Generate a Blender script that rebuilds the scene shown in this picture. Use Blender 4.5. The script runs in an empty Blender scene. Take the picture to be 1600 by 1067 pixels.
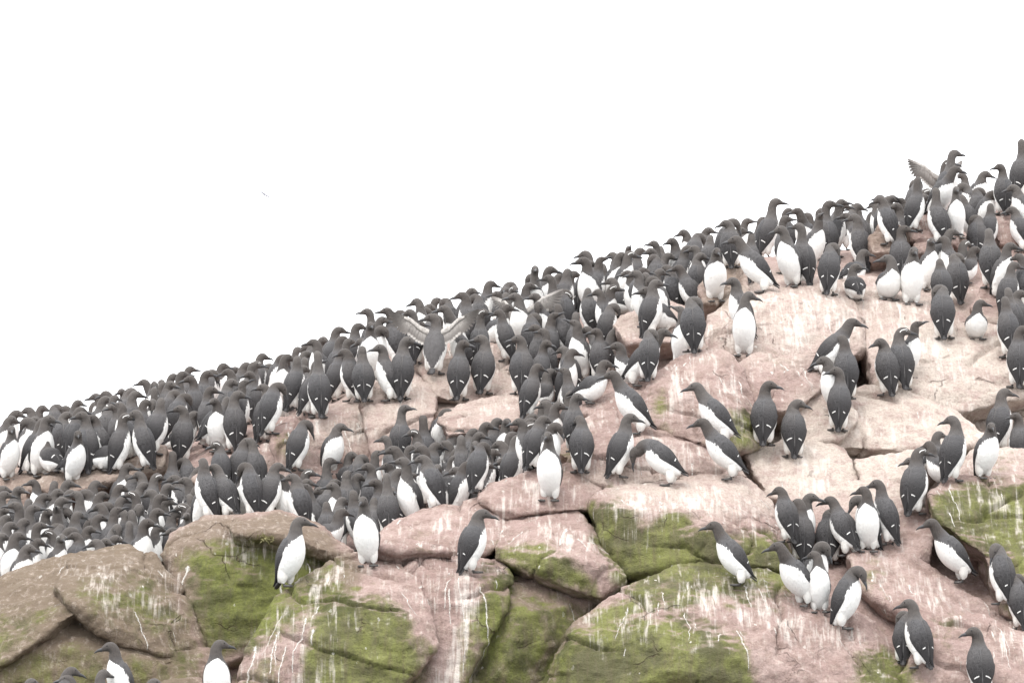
import bpy, bmesh, math, random
import numpy as np
from mathutils import Vector, Matrix
random.seed(7)
SC = bpy.context.scene
COL = SC.collection
R = math.radians
# ------------------------------------------------------------------ camera, sky, sun, exposure
PITCH = R(4.0); FPX = 7500.0
cam_d = bpy.data.cameras.new('camera'); cam = bpy.data.objects.new('camera', cam_d); COL.objects.link(cam)
cam.location = (0, 0, 0); cam.rotation_euler = (R(90) + PITCH, 0, 0)
cam_d.sensor_width = 36.0; cam_d.lens = 36.0 * FPX / 1600.0
cam_d.clip_start = 0.5; cam_d.clip_end = 20000
SC.camera = cam
SUN_EL, SUN_AZ = 62.0, -35.0            # elevation, azimuth from behind the camera (negative = left)
w = bpy.data.worlds.new('World'); SC.world = w; w.use_nodes = True
nt = w.node_tree; nt.nodes.clear()
sky = nt.nodes.new('ShaderNodeTexSky'); sky.sky_type = 'NISHITA'; sky.sun_disc = False
sky.sun_elevation = R(SUN_EL); sky.sun_rotation = R(180 + SUN_AZ); sky.dust_density = 1.0; sky.air_density = 1.0
hs = nt.nodes.new('ShaderNodeHueSaturation'); hs.inputs['Saturation'].default_value = 0.10
bg = nt.nodes.new('ShaderNodeBackground'); bg.inputs['Strength'].default_value = 0.15
wo = nt.nodes.new('ShaderNodeOutputWorld')
nt.links.new(sky.outputs[0], hs.inputs['Color']); cl = nt.nodes.new('ShaderNodeMix'); cl.data_type = 'RGBA'; cl.inputs[0].default_value = 0.85      # even white cloud cover over the clear sky
cl.inputs[7].default_value = (6.6, 6.65, 6.75, 1); nt.links.new(hs.outputs[0], cl.inputs[6]); nt.links.new(cl.outputs[2], bg.inputs[0]); nt.links.new(bg.outputs[0], wo.inputs[0])
sd = bpy.data.lights.new('sun', 'SUN'); sd.energy = 0.9; sd.angle = R(25); sd.color = (1, 0.97, 0.93)
so = bpy.data.objects.new('sun', sd); COL.objects.link(so)
a = R(SUN_AZ); e = R(SUN_EL)
sdir = Vector((math.sin(a) * math.cos(e), -math.cos(a) * math.cos(e), math.sin(e)))   # towards the sun
so.rotation_euler = sdir.to_track_quat('Z', 'Y').to_euler(); so.location = (0, 0, 30)
vs = SC.view_settings; vs.view_transform = 'Standard'; vs.look = 'None'; vs.gamma = 1.0; vs.use_curve_mapping = False
vs.exposure = 1.5

# ------------------------------------------------------------------ helpers
CP, SP = math.cos(PITCH), math.sin(PITCH)
def at(u, v, Y):
    "photo pixel + distance -> point in the place"
    xc = (u - 800.0) / FPX; yc = -(v - 533.5) / FPX
    dy = CP - yc * SP; dz = SP + yc * CP
    return Vector((xc * Y / dy, Y, dz * Y / dy))
def proj(P):
    P = np.asarray(P); d = P[..., 1] * CP + P[..., 2] * SP
    up = -P[..., 1] * SP + P[..., 2] * CP
    return 800 + FPX * P[..., 0] / d, 533.5 - FPX * up / d
def _h(i, j, k, s):
    n = (i * 374761393 + j * 668265263 + k * 2147483647 + s * 1274126177) & 0xFFFFFFFF
    n = ((n ^ (n >> 13)) * 1274126177) & 0xFFFFFFFF
    n = n ^ (n >> 16)
    return (n & 0xFFFFFF) / float(0xFFFFFF)
def vnoise(P, s=0):
    P = np.asarray(P, float); F = np.floor(P).astype(np.int64); f = P - F; f = f * f * (3 - 2 * f)
    out = 0
    for dx in (0, 1):
        for dy in (0, 1):
            for dz in (0, 1):
                wgt = (f[:, 0] if dx else 1 - f[:, 0]) * (f[:, 1] if dy else 1 - f[:, 1]) * (f[:, 2] if dz else 1 - f[:, 2])
                out = out + wgt * _h(F[:, 0] + dx, F[:, 1] + dy, F[:, 2] + dz, s)
    return out * 2 - 1
def fbm(P, sc, octv=4, s=0):
    o = 0; a = 1.0
    for k in range(octv):
        o = o + a * vnoise(P * sc + 17.3 * k, s + k); sc *= 2.03; a *= 0.5
    return o
def tag(o, label=None, cat=None, group=None, kind=None):
    if label: o['label'] = label
    if cat: o['category'] = cat
    if group: o['group'] = group
    if kind: o['kind'] = kind
    return o
def link(name, me, mat=None, parent=None):
    o = bpy.data.objects.new(name, me); COL.objects.link(o)
    if mat and me is not None and len(me.materials) == 0: me.materials.append(mat)
    if parent: o.parent = parent
    return o
def pymesh(name, V, F, smooth=True):
    me = bpy.data.meshes.new(name); me.from_pydata([tuple(map(float, p)) for p in V], [], F); me.update()
    if smooth: me.polygons.foreach_set('use_smooth', [True] * len(me.polygons))
    return me
def attr(me, name, arr):
    at_ = me.attributes.new(name, 'FLOAT', 'POINT'); at_.data.foreach_set('value', np.asarray(arr, np.float32))
def verts(me):
    a_ = np.empty(len(me.vertices) * 3, np.float32); me.vertices.foreach_get('co', a_); return a_.reshape(-1, 3).astype(float)

# ------------------------------------------------------------------ materials
class NT:
    def __init__(s, name):
        s.m = bpy.data.materials.new(name); s.m.use_nodes = True; s.t = s.m.node_tree; s.t.nodes.clear()
        s.out = s.n('ShaderNodeOutputMaterial'); s.b = s.n('ShaderNodeBsdfPrincipled')
        s.l(s.b.outputs[0], s.out.inputs[0])
    def n(s, ty, **k):
        x = s.t.nodes.new(ty)
        for q, v in k.items(): setattr(x, q, v)
        return x
    def l(s, a, b): s.t.links.new(a, b)
    def at(s, name): return s.n('ShaderNodeAttribute', attribute_name=name).outputs['Fac']
    def m2(s, op, a, b=0.0, c=None, clamp=False):
        x = s.n('ShaderNodeMath', operation=op, use_clamp=clamp)
        for i, v in enumerate((a, b) if c is None else (a, b, c)):
            if isinstance(v, (int, float)): x.inputs[i].default_value = v
            else: s.l(v, x.inputs[i])
        return x.outputs[0]
    def mix(s, f, a, b):
        x = s.n('ShaderNodeMix', data_type='RGBA')
        for sock, v in ((x.inputs[0], f), (x.inputs[6], a), (x.inputs[7], b)):
            if isinstance(v, (int, float)): sock.default_value = v
            elif isinstance(v, tuple): sock.default_value = (*v, 1)
            else: s.l(v, sock)
        return x.outputs[2]
    def sstep(s, v, lo, hi):
        x = s.n('ShaderNodeMapRange', interpolation_type='SMOOTHSTEP')
        s.l(v, x.inputs[0]); x.inputs[1].default_value = lo; x.inputs[2].default_value = hi
        return x.outputs[0]
    def noise(s, scale, detail=4, rough=0.55, vec=None, dist=0.0):
        x = s.n('ShaderNodeTexNoise'); x.inputs['Scale'].default_value = scale; x.inputs['Detail'].default_value = detail
        x.inputs['Roughness'].default_value = rough; x.inputs['Distortion'].default_value = dist
        if vec is not None: s.l(vec, x.inputs['Vector'])
        return x.outputs['Fac']
    def pos(s, scale=(1, 1, 1), obj=False):
        src = s.n('ShaderNodeTexCoord').outputs['Object'] if obj else s.n('ShaderNodeNewGeometry').outputs['Position']
        mp = s.n('ShaderNodeMapping'); mp.inputs['Scale'].default_value = scale; s.l(src, mp.inputs[0]); return mp.outputs[0]
    def bump(s, h, strength=0.3, dist=0.01):
        x = s.n('ShaderNodeBump'); x.inputs['Strength'].default_value = strength; x.inputs['Distance'].default_value = dist
        s.l(h, x.inputs['Height']); s.l(x.outputs[0], s.b.inputs['Normal'])
    def set(s, **k):
        for q, v in k.items():
            i = s.b.inputs[q.replace('_', ' ')]
            if isinstance(v, tuple): i.default_value = (*v, 1)
            elif isinstance(v, (int, float)): i.default_value = v
            else: s.l(v, i)

def rock_material():
    t = NT('pink_granite'); p = t.pos()
    big = t.noise(1.7, 5, 0.6, p); mid = t.noise(9, 6, 0.65, p); fine = t.noise(70, 5, 0.7, p)
    c = t.mix(t.sstep(big, 0.35, 0.65), (0.33, 0.232, 0.21), (0.42, 0.315, 0.285))
    c = t.mix(t.sstep(mid, 0.42, 0.66), c, (0.27, 0.19, 0.165))
    c = t.mix(t.m2('MULTIPLY', t.at('pale'), t.sstep(mid, 0.25, 0.6)), c, (0.56, 0.485, 0.425))
    c = t.mix(t.m2('MULTIPLY', t.at('brown'), 0.9), c, t.mix(mid, (0.118, 0.094, 0.062), (0.195, 0.153, 0.105)))
    sp = t.sstep(fine, 0.35, 0.7)
    c = t.mix(t.m2('MULTIPLY', sp, 0.4), c, (0.15, 0.105, 0.085))
    c = t.mix(t.m2('MULTIPLY', t.sstep(t.noise(24, 6, 0.75, t.pos((1, 1, 0.55))), 0.5, 0.72), 0.55), c, (0.52, 0.44, 0.38))
    c = t.mix(t.m2('MULTIPLY', t.sstep(t.noise(16, 5, 0.7, t.pos((1.3, 1, 0.8)), 1.2), 0.55, 0.7), 0.35), c, (0.20, 0.14, 0.10))
    # algae film: its own patchy shape
    ga = t.m2('ADD', t.at('algae'), t.m2('MULTIPLY', t.m2('SUBTRACT', t.noise(1.0, 8, 0.7, t.pos((8.5, 8.5, 4.0))), 0.5), 1.5))
    gm = t.sstep(ga, 0.18, 0.85)
    strg = t.noise(1.0, 5, 0.65, t.pos((34, 6, 3.0)))
    gc = t.mix(t.sstep(t.noise(4.0, 6, 0.7, p), 0.38, 0.62), (0.056, 0.068, 0.014), (0.165, 0.190, 0.038))
    gc = t.mix(t.m2('MULTIPLY', t.sstep(strg, 0.45, 0.7), 0.55), gc, (0.105, 0.088, 0.045))
    gc = t.mix(t.m2('MULTIPLY', sp, 0.4), gc, (0.05, 0.055, 0.02))
    c = t.mix(t.m2('MULTIPLY', gm, 0.85), c, gc)
    # fine joints in the stone, filled with dirt
    vd = t.n('ShaderNodeMix', data_type='VECTOR'); vd.inputs[0].default_value = 0.24
    wn = t.n('ShaderNodeTexNoise'); wn.inputs['Scale'].default_value = 3.5; wn.inputs['Detail'].default_value = 6; t.l(p, wn.inputs['Vector'])
    t.l(t.pos((1.0, 0.8, 1.5)), vd.inputs[4]); t.l(wn.outputs['Color'], vd.inputs[5])
    vo = t.n('ShaderNodeTexVoronoi', feature='DISTANCE_TO_EDGE'); vo.inputs['Scale'].default_value = 3.6; t.l(vd.outputs[1], vo.inputs['Vector'])
    crk = t.m2('MULTIPLY', t.m2('SUBTRACT', 1.0, t.sstep(vo.outputs['Distance'], 0.0, 0.016)), t.sstep(t.noise(3.1, 4, 0.6, p), 0.56, 0.66))
    c = t.mix(t.m2('MULTIPLY', crk, 0.5), c, (0.12, 0.075, 0.055))
    # guano wash: streaks running down the stone
    st = t.m2('ADD', t.m2('MULTIPLY', t.noise(1.0, 4, 0.55, t.pos((46, 6, 2.4)), 0.7), 0.5), t.m2('MULTIPLY', t.noise(1.0, 4, 0.6, t.pos((17, 3.5, 1.6)), 0.7), 0.5))
    ws = t.m2('ADD', t.m2('MULTIPLY', t.at('wash'), 0.55), t.m2('MULTIPLY', t.m2('SUBTRACT', st, 0.5), 2.8))
    ws = t.m2('ADD', ws, t.m2('MULTIPLY', t.m2('SUBTRACT', t.noise(5, 6, 0.7, p), 0.5), 1.1))
    wm = t.m2('MULTIPLY', t.sstep(ws, 0.22, 0.95), t.sstep(t.at('wash'), 0.02, 0.4))
    c = t.mix(t.m2('MULTIPLY', wm, 0.92), c, (0.66, 0.60, 0.55))
    # small splashes everywhere
    vz = t.n('ShaderNodeTexVoronoi'); vz.inputs['Scale'].default_value = 9.0; t.l(t.pos((1.0, 1.0, 0.45)), vz.inputs['Vector'])
    spl = t.m2('LESS_THAN', t.m2('ADD', vz.outputs['Distance'], t.m2('MULTIPLY', t.noise(40, 3, 0.6, p), 0.22)), 0.185)
    c = t.mix(t.m2('MULTIPLY', spl, t.m2('MULTIPLY', t.sstep(big, 0.40, 0.60), 0.75)), c, (0.66, 0.63, 0.58))
    t.set(Base_Color=c, Roughness=0.85, Specular_IOR_Level=0.25)
    hgt = t.m2('ADD', t.m2('MULTIPLY', mid, 0.8), t.m2('MULTIPLY', fine, 0.4)); hgt = t.m2('ADD', hgt, t.m2('MULTIPLY', t.noise(26, 6, 0.75, t.pos((1, 1, 1.7))), 0.6))
    t.bump(t.m2('SUBTRACT', hgt, t.m2('MULTIPLY', crk, 0.8)), 1.0, 0.03)
    return t.m
def plain(name, col, rough=0.7, var=0.0, scale=40):
    t = NT(name)
    if var:
        n = t.noise(scale, 4, 0.6, t.pos(obj=True))
        t.set(Base_Color=t.mix(n, tuple(x * (1 - var) for x in col), tuple(min(1, x * (1 + var)) for x in col)))
        t.bump(n, 0.3, 0.004)
    else: t.set(Base_Color=col)
    t.set(Roughness=rough); return t.m
def plumage_material():
    t = NT('plumage'); q = t.pos((1, 1, 1), obj=True)
    fe = t.noise(1.0, 4, 0.6, t.pos((120, 120, 28), obj=True)); n2 = t.noise(38, 4, 0.6, q)
    rnd = t.n('ShaderNodeObjectInfo').outputs['Random']
    dark = t.mix(t.at('headness'), (0.092, 0.090, 0.094), (0.058, 0.049, 0.044))
    dark = t.mix(t.m2('MULTIPLY', rnd, 0.55), dark, (0.104, 0.094, 0.088))
    dark = t.mix(t.m2('MULTIPLY', t.sstep(n2, 0.4, 0.75), 0.4), dark, (0.044, 0.040, 0.039))
    wv = t.m2('ADD', t.at('white'), t.m2('MULTIPLY', t.m2('SUBTRACT', fe, 0.5), 1.0))
    white = t.mix(t.m2('MULTIPLY', t.sstep(fe, 0.5, 0.8), 0.35), (0.76, 0.75, 0.73), (0.46, 0.44, 0.42))
    fl_ = t.m2('MULTIPLY', t.m2('MULTIPLY', t.sstep(t.noise(1.0, 3, 0.5, t.pos((170, 170, 20), obj=True)), 0.55, 0.66), t.m2('SUBTRACT', 1.0, t.sstep(t.at('white'), 0.25, 0.75))), 0.6)
    white = t.mix(fl_, white, (0.16, 0.145, 0.135))
    t.set(Base_Color=t.mix(t.sstep(wv, -0.03, 0.06), dark, white), Roughness=0.75, Specular_IOR_Level=0.25)
    t.set(Sheen_Weight=0.08)
    t.bump(t.m2('ADD', fe, n2), 0.7, 0.008); return t.m
def wing_material():
    t = NT('wing_feathers'); wa, wb = t.at('wa'), t.at('wb')
    n = t.noise(60, 4, 0.6, t.pos(obj=True))
    rows = t.m2('SINE', t.m2('ADD', t.m2('MULTIPLY', wb, 26.0), t.m2('MULTIPLY', n, 3.0)))
    cov = t.m2('SINE', t.m2('ADD', t.m2('MULTIPLY', wa, 70.0), t.m2('MULTIPLY', n, 22.0)))
    far = t.sstep(wa, 0.5, 0.62)
    lines = t.m2('ADD', t.m2('MULTIPLY', rows, far), t.m2('MULTIPLY', cov, t.m2('SUBTRACT', 0.6, t.m2('MULTIPLY', far, 0.6))))
    rnd = t.n('ShaderNodeObjectInfo').outputs['Random']
    c = t.mix(t.m2('MULTIPLY', rnd, 0.5), (0.082, 0.080, 0.083), (0.100, 0.091, 0.087))
    c = t.mix(t.sstep(wa, 0.12, 0.62), c, (0.032, 0.030, 0.031))
    c = t.mix(t.m2('MULTIPLY', t.sstep(lines, 0.1, 1.0), 0.3), c, (0.030, 0.026, 0.027))
    da = t.m2('ABSOLUTE', t.m2('SUBTRACT', t.m2('ADD', wa, t.m2('MULTIPLY', wb, 0.03)), 0.63))
    db = t.m2('ABSOLUTE', t.m2('SUBTRACT', wb, 0.12))
    bar = t.m2('MULTIPLY', t.m2('LESS_THAN', da, t.m2('ADD', 0.002, t.m2('MULTIPLY', n, 0.016))), t.m2('LESS_THAN', db, t.m2('ADD', 0.18, t.m2('MULTIPLY', rnd, 0.3))))
    c = t.mix(bar, c, (0.74, 0.73, 0.71))
    t.set(Base_Color=c, Roughness=0.7, Specular_IOR_Level=0.25); t.bump(t.m2('ADD', lines, t.m2('MULTIPLY', n, 2.0)), 0.6, 0.005); return t.m
def drip_material():
    t = NT('guano'); p = t.pos()
    n = t.noise(130, 4, 0.7, p)
    edge = t.m2('ADD', t.at('core'), t.m2('MULTIPLY', t.m2('SUBTRACT', n, 0.5), 1.6))
    t.set(Base_Color=t.mix(n, (0.50, 0.47, 0.42), (0.68, 0.65, 0.61)), Roughness=0.8, Alpha=t.m2('MULTIPLY', t.sstep(edge, 0.1, 1.15), 0.8)); return t.m
ROCK = rock_material(); PLUM = plumage_material(); WINGM = wing_material(); GUANO = drip_material()
BILLM = plain('bill_horn', (0.030, 0.029, 0.031), 0.4); EYEM = plain('eye_black', (0.012, 0.01, 0.01), 0.15)
FOOTM = plain('foot_skin', (0.060, 0.055, 0.052), 0.6, 0.3, 90); RINGM = plain('bridle_white', (0.72, 0.71, 0.69), 0.7)
THIGH = plain('thigh_feathers', (0.66, 0.64, 0.61), 0.8, 0.2, 120)
TAILM = plain('tail_feathers', (0.045, 0.042, 0.043), 0.7, 0.3, 80)
def spread_material():
    t = NT('spread_wing_feathers'); wa = t.at('wa'); n = t.noise(70, 4, 0.6, t.pos(obj=True))
    c = t.mix(t.sstep(wa, 0.72, 0.92), (0.40, 0.375, 0.35), (0.11, 0.098, 0.09)); c = t.mix(t.m2('MULTIPLY', t.sstep(n, 0.42, 0.65), 0.6), c, (0.13, 0.115, 0.105))
    t.set(Base_Color=c, Roughness=0.75); t.bump(n, 0.5, 0.004); return t.m
UNDER = spread_material()
SEAM = NT('sea_water'); SEAM.set(Base_Color=(0.05, 0.08, 0.09), Roughness=0.12); SEAM.bump(SEAM.noise(0.6, 6, 0.6, SEAM.pos()), 0.5, 0.4); SEAM = SEAM.m

# ------------------------------------------------------------------ stains on the stone (where algae, guano, pale and brown stone lie)
def PL(s): return np.array([[float(x) for x in p.split(',')] for p in s.split()])
ALGAE = [(1.3, '485,990 500,935 560,918 600,935 640,990 655,1040 600,1110 470,1110'), (.6, '370,1040 450,1000 455,1110 360,1110'),
 (1.2, '750,878 805,890 780,980 715,1050 730,980 760,920'), (.75, '770,900 925,942 850,1060 820,1110 690,1110 740,1010'), (.7, '650,1000 680,1010 650,1110 610,1110'),
 (1.3, '785,845 870,858 905,905 935,932 840,898 775,870'), (1.55, '922,800 960,775 990,800 1012,838 1050,795 1090,828 1200,845 1250,885 1250,925 1000,950 935,850'),
 (1.25, '845,1110 860,1030 930,948 1000,908 1045,905 1010,960 1090,955 1150,1000 1190,1110'), (1.1, '1335,1045 1375,1005 1445,1065 1445,1110 1330,1110'),
 (1.6, '1462,790 1500,760 1560,745 1660,755 1660,900 1545,865 1475,815'), (.9, '1515,712 1580,705 1570,735 1505,740'), (1.0, '1540,850 1660,880 1660,960 1580,950'),
 (.95, '280,865 400,835 545,885 545,965 340,1025 308,950'), (.62, '75,920 235,890 305,960 260,1000 150,960'), (.6, '-60,960 110,945 60,1000 -60,1070'), (.45, '-60,1010 330,1000 330,1110 -60,1110'),
 (.8, '868,705 905,660 925,690 895,725'), (.9, '1135,650 1185,638 1192,705 1110,695'), (.7, '1008,615 1042,600 1045,665 1010,662'), (.8, '1340,875 1372,885 1385,935 1345,905'),
 (.7, '1460,950 1500,960 1490,1010 1455,985'), (.6, '640,840 700,838 690,868 650,866'), (.5, '425,665 470,655 480,710 430,700'), (.5, '1200,540 1235,540 1225,590 1195,570')]
WASH = [(1.25, '712,878 748,878 740,960 712,1110 672,1110 708,965'), (.8, '945,772 1000,750 1100,752 1180,765 1205,805 1100,800 1020,800 1000,855 980,810'),
 (.75, '1060,895 1200,915 1330,978 1410,1035 1280,1015 1100,962'), (.95, '1235,685 1285,690 1305,775 1225,785'), (.55, '1240,640 1570,610 1560,690 1260,690'),
 (.75, '1110,475 1250,430 1345,450 1350,545 1200,550 1110,560'), (.7, '1320,435 1400,440 1495,500 1500,560 1380,590'), (.75, '430,648 580,640 585,700 450,708'), (.6, '600,845 660,800 790,780 790,850'),
 (.7, '890,722 1000,666 1100,698 1160,742 950,745'), (.65, '1020,580 1090,545 1150,560 1160,690 1030,670'), (.55, '380,1020 440,930 560,870 600,880 500,940 480,1110 380,1110'), (.7, '780,830 860,785 930,840 970,900 900,860'),
 (.6, '590,590 680,580 680,640 600,660'), (.5, '650,545 800,535 800,610 690,620'), (.6, '1330,865 1400,855 1610,1000 1600,1050 1400,940'), (.6, '1480,960 1660,1010 1660,1060 1520,1010'),
 (.5, '740,760 900,735 930,790 770,800'), (.5, '1420,340 1510,330 1500,395 1430,390'), (.5, '1440,500 1600,510 1600,610 1420,600')]
PALE = [(1.0, '1150,705 1250,640 1350,600 1430,500 1660,500 1660,700 1480,720 1400,790 1200,785'), (.8, '940,740 1200,735 1200,790 960,790'), (.6, '1100,430 1510,430 1510,560 1100,560'), (.6, '-50,780 60,740 260,685 320,800 480,690 600,560 820,525 860,640 480,720'), (.6, '960,470 1120,470 1060,540 960,540')]
BROWN = [(1.0, '-90,850 255,835 330,1110 -90,1110'), (.9, '240,850 320,790 480,800 560,865 555,950 400,1000 330,1060'), (.7, '760,900 935,940 850,1110 690,1110 745,1010'), (.5, '-90,760 250,680 300,760 0,800'),
 (.7, '1090,445 1115,405 1165,395 1165,475 1095,475'), (.6, '1350,345 1415,345 1410,395 1355,395')]
WASH += [(.5, '925,780 1000,760 1100,790 1110,840 1060,830 1020,870 980,850'), (.6, '1090,790 1190,790 1240,850 1200,860'), (.5, '395,1000 470,930 520,890 560,960 520,1060 400,1080'), (.6, '610,890 690,880 690,960 640,960'), (.55, '880,960 1000,910 1080,920 1050,1000 930,1030'), (.6, '1480,745 1620,750 1600,830 1490,800'), (.5, '90,870 290,880 310,980 150,960'), (.5, '320,810 545,860 540,930 350,880')]
def polymask(u, v, polys, soft):
    out = np.zeros_like(u)
    for s, txt in polys:
        p = PL(txt); m = (u > p[:, 0].min() - 60) & (u < p[:, 0].max() + 60) & (v > p[:, 1].min() - 60) & (v < p[:, 1].max() + 60)
        if not m.any(): continue
        uu, vv = u[m], v[m]; ins = np.zeros(len(uu), bool); dm = np.full(len(uu), 1e9)
        for i in range(len(p)):
            x0, y0 = p[i]; x1, y1 = p[(i + 1) % len(p)]
            c = ((y0 > vv) != (y1 > vv)); ins ^= c & (uu < (x1 - x0) * (vv - y0) / ((y1 - y0) or 1e-9) + x0)
            tt = np.clip(((uu - x0) * (x1 - x0) + (vv - y0) * (y1 - y0)) / ((x1 - x0) ** 2 + (y1 - y0) ** 2), 0, 1)
            dm = np.minimum(dm, np.hypot(uu - x0 - tt * (x1 - x0), vv - y0 - tt * (y1 - y0)))
        sd_ = np.where(ins, dm, -dm); out[m] = np.maximum(out[m], s * np.clip(0.5 + sd_ / (2 * soft), 0, 1))
    return out
def stain(me, V, dust=0.0, flat=0.0):
    u, v = proj(V); j = fbm(V, 5.0, 3, 40) * 14; k = fbm(V, 5.0, 3, 50) * 14
    u = u + j; v = v + k
    attr(me, 'algae', polymask(u, v, ALGAE, 24) * (1 - .5 * flat)); attr(me, 'wash', np.maximum(polymask(u, v, WASH, 20), dust * .36 * (1 - polymask(u, v, BROWN, 30) * .8)))
    attr(me, 'pale', polymask(u, v, PALE, 25)); attr(me, 'brown', polymask(u, v, BROWN, 10))

# ------------------------------------------------------------------ the island slope (profiles: distance, height as seen)
PROF = {-400: [(26.5,1500),(28.8,1000),(29.2,960),(31.3,850),(31.45,790),(32.9,766),(34.15,765)],
 -150: [(26.5,1500),(28.8,985),(29.2,950),(31.3,838),(31.45,765),(32.9,734),(34.15,733)],
 60: [(26.5,1500),(28.8,975),(29.2,940),(31.3,822),(31.45,742),(32.9,712),(34.15,711)],
 300: [(26.5,1500),(28.8,965),(29.2,930),(31.3,797),(31.45,716),(33,660),(34.25,659)],
 450: [(26.5,1500),(28.8,965),(29.2,925),(31.1,805),(31.3,692),(31.6,657),(33,622),(34.25,621)],
 600: [(26.5,1500),(28.8,960),(29.2,905),(31.0,745),(31.3,650),(31.65,608),(33,562),(34.25,561)],
 750: [(26.5,1500),(28.9,900),(29.4,838),(31.0,718),(31.3,640),(31.85,590),(32.5,548),(33.2,524),(34.45,523)],
 900: [(26.5,1500),(28.9,860),(29.4,800),(30.9,692),(31.3,620),(31.9,560),(32.5,510),(33.2,480),(34.45,479)],
 1050: [(26.5,1500),(28.9,850),(29.6,740),(30.5,660),(31.2,590),(31.8,533),(32.5,483),(33.3,444),(34.55,443)],
 1200: [(26.5,1500),(28.6,900),(29.4,780),(30.2,700),(30.8,630),(31.4,560),(32.0,490),(32.6,440),(33.4,406),(34.65,405)],
 1350: [(26.5,1500),(28.4,960),(29.4,820),(30.2,715),(31,635),(31.8,550),(32.4,460),(33,420),(33.6,392),(34.85,391)],
 1500: [(26.5,1500),(28.2,1020),(29.4,870),(30.2,760),(31,655),(31.8,550),(32.4,475),(33,420),(33.6,370),(34.2,328),(35.45,327)],
 1750: [(26.5,1500),(28,1030),(29.4,870),(30.4,740),(31.2,635),(32,530),(32.6,450),(33.2,380),(33.8,320),(34.4,281),(35.65,280)],
 2100: [(26.5,1500),(28,1030),(29.4,870),(30.4,740),(31.2,635),(32,520),(32.6,430),(33.2,350),(33.8,280),(34.4,236),(35.65,235)]}
us = sorted(PROF); NY, NU = 230, 420
Ys = np.concatenate([np.linspace(26.0, 36.2, 195), np.linspace(36.4, 46, NY - 195)]); Us = np.linspace(-400, 2100, NU)
tab = []
for u_ in us:
    pr = PROF[u_]; ly, lv = pr[-1]
    pr = [(26.0, 1650)] + pr + [(ly + 2, lv + 140), (46.0, lv + 900)]
    tab.append(np.interp(Ys, [p[0] for p in pr], [p[1] for p in pr]))
tab = np.array(tab)
GV = np.empty((NY, NU))
for i in range(NY): GV[i] = np.interp(Us, us, tab[:, i])
GV = (GV + np.roll(GV, 1, 0) + np.roll(GV, -1, 0)) / 3; GV[0] = 1650; GV[-1] = GV[-2] + 40
UU, YY = np.meshgrid(Us, Ys)
xc = (UU - 800) / FPX; yc = -(GV - 533.5) / FPX; dy = CP - yc * SP; dz = SP + yc * CP
GP = np.stack([xc * 31 / CP, YY, dz * YY / dy], -1).reshape(-1, 3); GP[:, 0] = (xc * YY / dy).reshape(-1)
GP[:, 2] += 0.035 * fbm(GP, 2.2, 4, 3) + 0.012 * np.abs(fbm(GP, 9.0, 3, 9))
idx = np.arange(NY * NU).reshape(NY, NU)
GF = np.stack([idx[:-1, :-1], idx[:-1, 1:], idx[1:, 1:], idx[1:, :-1]], -1).reshape(-1, 4).tolist()
gm_ = pymesh('rock_slope', GP, GF); stain(gm_, GP)
ground = tag(link('rock_slope', gm_, ROCK), kind='structure')
sea = tag(link('sea', pymesh('sea', [(-6000, -200, -3.2), (6000, -200, -3.2), (6000, 9000, -3.2), (-6000, 9000, -3.2)], [(0, 1, 2, 3)]), SEAM), kind='structure')

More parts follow.
